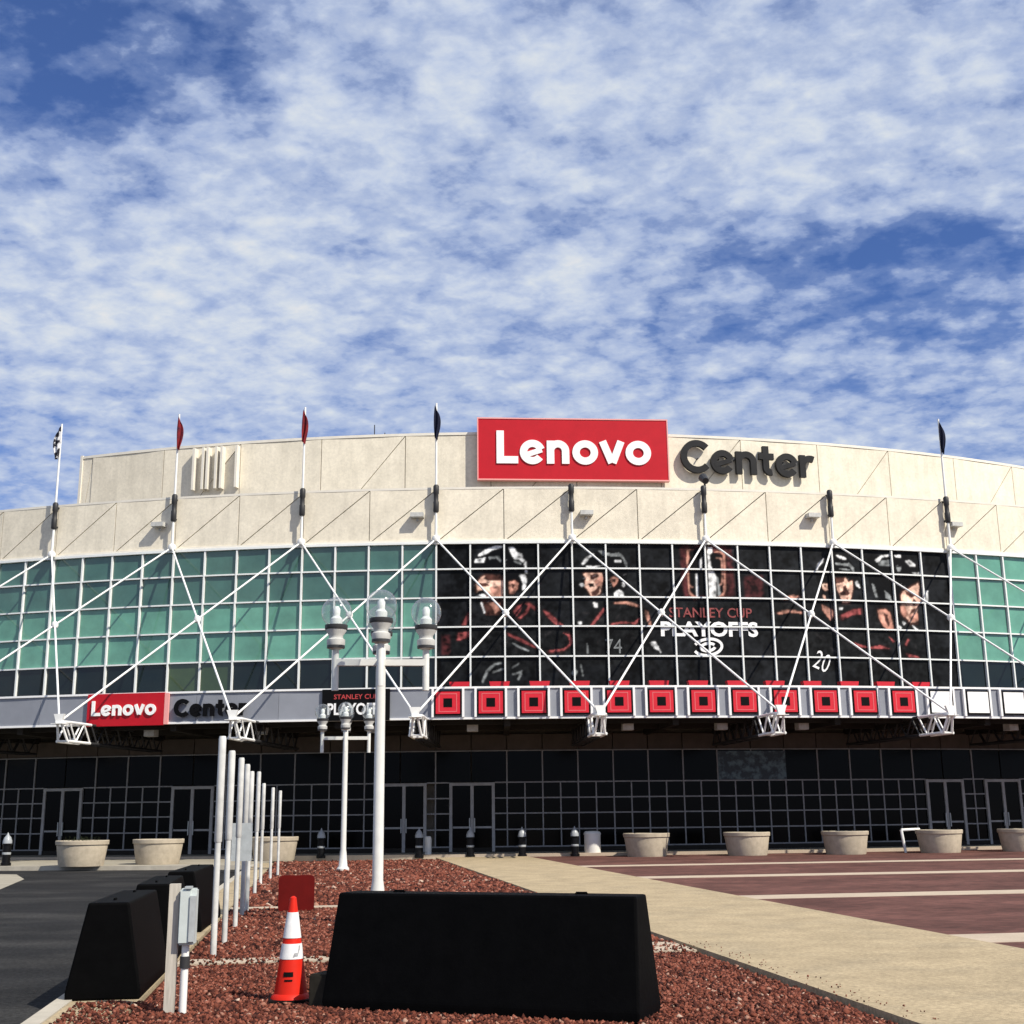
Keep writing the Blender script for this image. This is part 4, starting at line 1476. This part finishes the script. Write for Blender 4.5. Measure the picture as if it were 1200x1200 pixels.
# black barriers, tapering to the top
def barrier_mesh(L_, wb, wt, H_):
    b = MB()
    hl = L_ / 2
    b.add([(-hl, -wb / 2, 0), (hl, -wb / 2, 0), (hl, wb / 2, 0), (-hl, wb / 2, 0),
           (-hl, -wb / 2, .09), (hl, -wb / 2, .09), (hl, wb / 2, .09), (-hl, wb / 2, .09),
           (-hl + .05, -wt / 2, H_), (hl - .05, -wt / 2, H_), (hl - .05, wt / 2, H_), (-hl + .05, wt / 2, H_)],
          [(3, 2, 1, 0), (8, 9, 10, 11)] + [(i, (i + 1) % 4, (i + 1) % 4 + 4, i + 4) for i in range(4)] + [(i + 4, (i + 1) % 4 + 4, (i + 1) % 4 + 8, i + 8) for i in range(4)])
    me = b.mesh('barrier_body', 'black_paint')
    bm = bmesh.new()
    bm.from_mesh(me)
    bmesh.ops.bevel(bm, geom=bm.edges[:], offset=.022, segments=2, affect='EDGES', profile=.6)
    bm.to_mesh(me)
    bm.free()
    return me


def barrier(label, loc, rz, L_, wb, wt, H_, group=None):
    t_ = thing('black_barrier', label, 'barrier', loc, rz, group)
    put('barrier_body', barrier_mesh(L_, wb, wt, H_), t_, (0, 0, 0), 0, True)
    # lifting loops on top and forklift slots at the foot
    for sx in (-.3, .3):
        b = MB()
        b.tube((sx * L_ - .05, 0, H_ - .02), (sx * L_ - .05, 0, H_ + .012), .011, 6)
        b.tube((sx * L_ - .05, 0, H_ + .012), (sx * L_ + .05, 0, H_ + .012), .011, 6)
        b.tube((sx * L_ + .05, 0, H_ + .012), (sx * L_ + .05, 0, H_ - .02), .011, 6)
        put('lifting_loop', b.mesh('lifting_loop', 'black_paint'), t_, (0, 0, 0), 0, True)
    return t_


pA, pB = Vector((-1.76, 11.90)), Vector((1.0, 10.86))
dirv = (pB - pA).normalized()
nv = Vector((-dirv.y, dirv.x))
ctr = (pA + pB) / 2 + nv * .36
barrier('long black tapered barrier standing on red gravel beside the traffic cone', (ctr.x, ctr.y, -.03), math.atan2(dirv.y, dirv.x), (pB - pA).length, .72, .34, 1.0)
for i, lb in enumerate(('black tapered barrier on the road kerb beside the electrical box', 'black tapered barrier in the middle of the kerb row', 'black tapered barrier at the far end of the kerb row')):
    t0_, L_ = ((3.08, 2.25), (6.55, 2.45), (10.25, 3.0))[i]
    q = G((-3.57, -3.62, -3.60)[i], t0_ - .55 + L_ / 2, -.004)
    barrier(lb, q, TH + math.pi / 2 + (.0, .03, -.02)[i], L_, .69, .38, .88)

# tall white poles in a row
pts = [(-3.76, 16.25, 2.70), (-3.99, 17.86, 2.60), (-4.41, 20.45, 2.62), (-4.83, 22.92, 2.62), (-4.96, 23.94, 2.53), (-5.83, 28.93, 2.70), (-6.55, 33.2, 2.55), (-6.80, 35.8, 2.50), (-7.0, 38.0, 2.46)]
for i, (x, y, h_) in enumerate(pts):
    t_ = thing('white_pole', ORD[i] + ' tall white pole of the row, counted from the electrical box', 'pole', (x, y, -.05), random.uniform(0, 3), 'white poles along the gravel bed')
    put('pole_shaft', MB().lathe([(.040, 0), (.037, 1.52)], 12).mesh('pole_shaft', 'pole_paint', True), t_, (0, 0, 0), 0, True)
    put('pole_sleeve', MB().lathe([(.037, 1.40), (.049, 1.42), (.049, h_), (.04, h_ + .03)], 12).mesh('pole_sleeve', 'pole_paint', True), t_, (0, 0, 0), 0, True)
    put('foot_plate', MB().lathe([(.085, 0), (.085, .03), (.05, .045)], 12).mesh('foot_plate', 'galvanised', True), t_, (0, 0, 0), 0, True)
# small grey notice fixed between two of the poles
t_ = put('grey_notice', MB().box(-.17, .17, -.015, .015, 0, .62).mesh('grey_notice', 'galvanised'), None, (-4.62, 21.7, .95), .12)
tag(t_, 'small grey metal notice hung between the white poles', 'notice')

# traffic cone
t_ = thing('traffic_cone', 'orange and white traffic cone on red gravel beside the long black barrier', 'traffic cone', (-2.12, 12.36, -.02), .2)
b = MB()
for sgn in (1,):
    b.box(-.20, .20, -.20, .20, 0, .035)
me = b.mesh('base', 'rubber')
put('base', me, t_, (0, 0, 0), 0, True)


def cr(z):
    return .165 - .135 * (z / .93)


def cone_ring(nm, z0, z1, mt, grow=0.0):
    put(nm, MB().lathe([(cr(z0) + grow, z0), (cr(z1) + grow, z1)], 24).mesh(nm, mt, True), t_, (0, 0, 0), 0, True)


b = MB().lathe([(.185, .035), (.175, .06), (cr(.08), .08), (cr(.30), .30), (cr(.93), .93), (.012, .945)], 24)
put('cone_body', b.mesh('cone_body', 'cone_orange', True), t_, (0, 0, 0), 0, True)
cone_ring('white_collar', .57, .80, 'cone_white', .004)
cone_ring('white_collar', .385, .52, 'cone_white', .004)
put('scuff_patch', MB().add([(cr(z) * math.cos(q) * 1.0 + .0065 * math.cos(q), cr(z) * math.sin(q) + .0065 * math.sin(q), z) for q, z in ((-1.5, .40), (-1.05, .41), (-.8, .47), (-.75, .51), (-1.0, .49), (-1.4, .43))],
                            [(0, 1, 2, 3, 4, 5)]).mesh('scuff_patch', 'cone_scuff'), t_, (0, 0, 0), 0, True)
b = MB()
for z0, z1, q0, q1 in ((.235, .275, -2.15, -1.45), (.195, .21, -2.05, -1.5)):
    vs_ = []
    for i in range(7):
        q = q0 + (q1 - q0) * i / 6
        for z in (z0, z1):
            vs_.append(((cr(z) + .004) * math.cos(q), (cr(z) + .004) * math.sin(q), z))
    b.add(vs_, [(2 * i, 2 * i + 2, 2 * i + 3, 2 * i + 1) for i in range(6)])
put('dark_print', b.mesh('dark_print', 'rubber'), t_, (0, 0, 0), 0, True)

# grey block and red board
t_ = put('grey_block', None, None, (-1.86, 11.95, -.04), .3)
bpy.data.objects.remove(t_, do_unlink=True)
me = MB().box(-.12, .12, -.15, .15, 0, .30).mesh('concrete_block', 'grey_block')
bm = bmesh.new()
bm.from_mesh(me)
bmesh.ops.bevel(bm, geom=bm.edges[:], offset=.015, segments=2, affect='EDGES')
bm.to_mesh(me)
bm.free()
o = put('concrete_block', me, None, (-1.74, 12.14, -.04), -.35)
tag(o, 'small weathered grey concrete block at the foot of the long barrier', 'block')

t_ = thing('red_board', 'blank dark red board with rounded corners standing on the gravel', 'board', (-4.02, 23.75, -.03), .10)
pts = []
for cx_, cz, a0_ in ((.24, .57, 0), (-.24, .57, 90), (-.24, .10, 180), (.24, .10, 270)):
    for q in range(0, 91, 18):
        pts.append((cx_ + .085 * math.cos(math.radians(a0_ + q)), cz + .085 * math.sin(math.radians(a0_ + q))))
put('board_panel', MB().prism(pts, -.02, .02).mesh('board_panel', 'board_red'), t_, (0, 0, 0), 0, True)
put('board_foot', MB().box(-.25, -.21, -.16, .16, 0, .035).box(.21, .25, -.16, .16, 0, .035).mesh('board_foot', 'rubber'), t_, (0, 0, 0), 0, True)

# electrical box on posts
t_ = thing('electrical_box', 'pale grey electrical box on a weathered timber post and white conduit', 'electrical box', (-3.08, 11.72, -.04), .12)
put('post', MB().box(-.045, .045, -.045, .045, 0, 1.12).mesh('post', 'timber'), t_, (0, 0, 0), 0, True)
me = MB().box(.055, .205, -.10, .04, .60, 1.08).mesh('box_body', 'box_grey')
bm = bmesh.new()
bm.from_mesh(me)
bmesh.ops.bevel(bm, geom=bm.edges[:], offset=.012, segments=2, affect='EDGES')
bm.to_mesh(me)
bm.free()
bo = put('box_body', me, t_, (0, 0, 0), 0, True)
put('box_lid', MB().box(.065, .150, -.118, -.101, .62, 1.06).mesh('box_lid', 'box_grey'), bo, (0, 0, 0), 0, True)
put('box_cover', MB().box(.152, .205, -.135, -.101, .63, 1.02).mesh('box_cover', 'galvanised'), bo, (0, 0, 0), 0, True)
put('hinge', MB().box(.10, .16, -.13, -.02, 1.081, 1.10).mesh('hinge', 'galvanised'), bo, (0, 0, 0), 0, True)
put('conduit', MB().lathe([(.034, 0), (.034, .60)], 10, (.12, -.03, 0)).mesh('conduit', 'white_steel', True), t_, (0, 0, 0), 0, True)
put('conduit_joint', MB().lathe([(.045, .40), (.045, .50)], 10, (.12, -.03, 0)).mesh('conduit_joint', 'lamp_collar', True), t_, (0, 0, 0), 0, True)

# round concrete planters
def planter_bowl():
    b = MB().lathe([(.77, 0), (.785, .04), (.885, .70), (.885, .74), (.925, .755), (.935, .88), (.92, .90), (.84, .90), (.83, .78)], 36)
    b.f = b.f[:-1]
    b.m = b.m[:-1]
    return b.mesh('bowl', 'planter_concrete', True)


bowl_me = planter_bowl()
soil_me = MB().lathe([(.02, .775), (.84, .78)], 24).mesh('soil', 'soil')


def twigs(seed, n, h):
    r_ = random.Random(seed)
    mb = MB()
    for _ in range(n):
        q, rr = r_.uniform(0, 6.28), r_.uniform(.05, .7)
        x, y = rr * math.cos(q), rr * math.sin(q)
        dx, dy, dz = r_.uniform(-.12, .12), r_.uniform(-.12, .12), r_.uniform(.3, 1) * h
        mb.tube((x, y, .77), (x + dx, y + dy, .79 + dz), .006, 4, .003)
        for _k in range(7):
            s_ = r_.uniform(.3, 1)
            cx_, cy_, cz = x + dx * s_, y + dy * s_, .79 + dz * s_
            a_ = r_.uniform(0, 6.28)
            u_ = Vector((math.cos(a_), math.sin(a_), r_.uniform(-.4, .5))) * r_.uniform(.03, .06)
            v_ = Vector((-math.sin(a_), math.cos(a_), r_.uniform(-.3, .3))) * .018
            c_ = Vector((cx_, cy_, cz))
            mb.add([c_, c_ + u_ * .5 + v_, c_ + u_, c_ + u_ * .5 - v_], [(0, 1, 2, 3)])
    return mb


PL = [(5.25, 51.6, 0), (9.3, 51.7, 0), (13.25, 51.7, 0), (17.3, 52.5, 0), (20.85, 53.0, 0), (-15.7, 46.6, 1), (-13.3, 47.9, 2), (-9.45, 50.4, 3)]
for i, (x, y, kind) in enumerate(PL):
    lab = (('flared concrete planter next to the white litter bin', 'second flared concrete planter from the white litter bin', 'flared concrete planter before the bent white rail', 'flared concrete planter beside the bent white rail', 'second flared concrete planter past the bent white rail', '', '', '')[i], 'round concrete planter with low dark plants on the side pavement',
           'round concrete planter without plants on the side pavement', 'round concrete planter at the end of the row of white poles')[kind]
    z_ = .03 if x < -8 else 0.0
    t_ = thing('concrete_planter', lab, 'planter', (x, y, z_), random.uniform(0, 6), 'round concrete planters' if kind == 0 else None)
    put('bowl', bowl_me, t_, (0, 0, 0), 0, True)
    put('soil', soil_me, t_, (0, 0, 0), 0, True)
    if kind == 1:
        tw_ = twigs(5, 60, .26).build('foliage', 'twig')
        tw_.parent = t_
        tw_['kind'] = 'stuff'

# dark bollards with pale domes
b_shaft = MB().lathe([(.19, 0), (.19, .10), (.15, .12), (.15, .74), (.18, .76), (.18, .80)], 18).mesh('shaft', 'bollard_black', True)
b_band = MB().lathe([(.153, .40), (.156, .41), (.156, .47), (.153, .48)], 18).mesh('band', 'bollard_cap', True)
b_dome = MB().lathe([(.17, .80), (.165, .90), (.12, 1.02), (.05, 1.10), (.02, 1.17), (.005, 1.20)], 18).mesh('dome', 'bollard_cap', True)
for i, (x, y) in enumerate(((-18.9, 47.8), (-7.95, 52.6), (-3.95, 52.7), (-1.85, 52.7), (.27, 52.3), (2.42, 52.5))):
    t_ = thing('bollard', ('dark domed bollard on the side pavement near the planter with plants', 'dark domed bollard behind the far lamp post', 'dark domed bollard beside the short white marker post', 'dark domed bollard in front of the double doors', 'dark domed bollard between the double doors and the litter bin', 'dark domed bollard next to the white litter bin')[i], 'bollard', (x, y, 0.03 if x < -7 else 0.0), 0, 'domed bollards in front of the arena')
    put('shaft', b_shaft, t_, (0, 0, 0), 0, True)
    put('band', b_band, t_, (0, 0, 0), 0, True)
    put('dome', b_dome, t_, (0, 0, 0), 0, True)
o = put('marker_post', MB().lathe([(.14, 0), (.14, .78), (.10, .84)], 16).mesh('marker_post', 'bin_white', True), None, (-3.62, 53.3, .0), 0)
tag(o, 'short white marker post beside a dark bollard', 'post')
t_ = thing('litter_bin', 'white litter bin on the forecourt beside the planters', 'bin', (3.18, 53.2, .0), .1)
put('bin_body', MB().lathe([(.33, 0), (.34, .06), (.34, .84)], 20).mesh('bin_body', 'bin_white', True), t_, (0, 0, 0), 0, True)
put('bin_lid', MB().lathe([(.36, .84), (.36, .90), (.30, .97), (.12, .99)], 20).mesh('bin_lid', 'bin_white', True), t_, (0, 0, 0), 0, True)
t_ = thing('barrier_rail', 'low white bent rail beside a concrete planter', 'rail', (16.0, 52.9, .0), .2)
put('rail', MB().tube((0, 0, 0), (-.12, 0, .9), .06, 8).tube((-.12, 0, .9), (.75, .1, .92), .055, 8).mesh('rail', 'white_steel', True), t_, (0, 0, 0), 0, True)

# ------------------------------------------------------------------ red lava stones over the gravel bed
ico_v = np.array([(1, 0, 0), (-1, 0, 0), (0, 1, 0), (0, -1, 0), (0, 0, 1), (0, 0, -1)], float)
ico_f = np.array([(0, 2, 4), (2, 1, 4), (1, 3, 4), (3, 0, 4), (2, 0, 5), (1, 2, 5), (3, 1, 5), (0, 3, 5)])


def stones(n, s0, s1, t0, t1, r0, r1, z, jit=.35):
    s_ = rng.uniform(s0, s1, n)
    t_ = rng.uniform(t0, t1, n)
    rad = rng.uniform(r0, r1, n) * rng.choice([.75, 1, 1, 1.35], n)
    ctr_ = np.stack([GO.x + GR.x * s_ + GV.x * t_, GO.y + GR.y * s_ + GV.y * t_, np.full(n, z) + rad * .25 + rng.uniform(0, .02, n)], 1)
    V = ico_v[None] * (1 + rng.uniform(-jit, jit, (n, len(ico_v), 1)))
    V = V * (rad[:, None] * rng.uniform(.65, 1.25, (n, 3)) * np.array([1, 1, .8]))[:, None, :]
    an, tl = rng.uniform(0, 6.28, n), rng.uniform(-.8, .8, n)
    ca, sa, ct, st_ = np.cos(an), np.sin(an), np.cos(tl), np.sin(tl)
    Rm = np.stack([np.stack([ca, -sa * ct, sa * st_], 1), np.stack([sa, ca * ct, -ca * st_], 1), np.stack([0 * ca, st_, ct], 1)], 1)
    V = np.einsum('nij,nkj->nki', Rm, V) + ctr_[:, None, :]
    F = ico_f[None] + (np.arange(n) * len(ico_v))[:, None, None]
    return V.reshape(-1, 3), F.reshape(-1, 3)


parts = [stones(62000, -3.15, 3.04, -1.2, 5.35, .016, .026, -.035), stones(45000, -3.15, 3.04, 5.75, 14.4, .022, .036, -.035),
         stones(26000, -3.15, 3.04, 14.8, 39.8, .04, .065, -.04), stones(1500, -3.75, -3.1, -1.2, 2.3, .012, .024, -.004), stones(500, -3.15, 3.04, 5.2, 5.85, .014, .024, .01),
         stones(110, 3.06, 3.4, -1.0, 6.0, .006, .012, .035)]
Vs, Fs, off = [], [], 0
for V, F in parts:
    Vs.append(V)
    Fs.append(F + off)
    off += len(V)
V, F = np.concatenate(Vs), np.concatenate(Fs)
me = bpy.data.meshes.new('gravel')
me.vertices.add(len(V))
me.vertices.foreach_set('co', V.astype(np.float32).ravel())
me.loops.add(F.size)
me.loops.foreach_set('vertex_index', F.astype(np.int32).ravel())
me.polygons.add(len(F))
me.polygons.foreach_set('loop_start', np.arange(0, F.size, 3, dtype=np.int32))
me.update(calc_edges=True)
me.materials.append(MATS['gravel_stone'])
o = put('gravel', me)
o['kind'] = 'stuff'
o['label'] = 'loose red lava stones covering the planting bed'
o['category'] = 'gravel'

for blk in (bpy.data.meshes, bpy.data.curves):
    for d_ in list(blk):
        if d_.users == 0:
            blk.remove(d_)
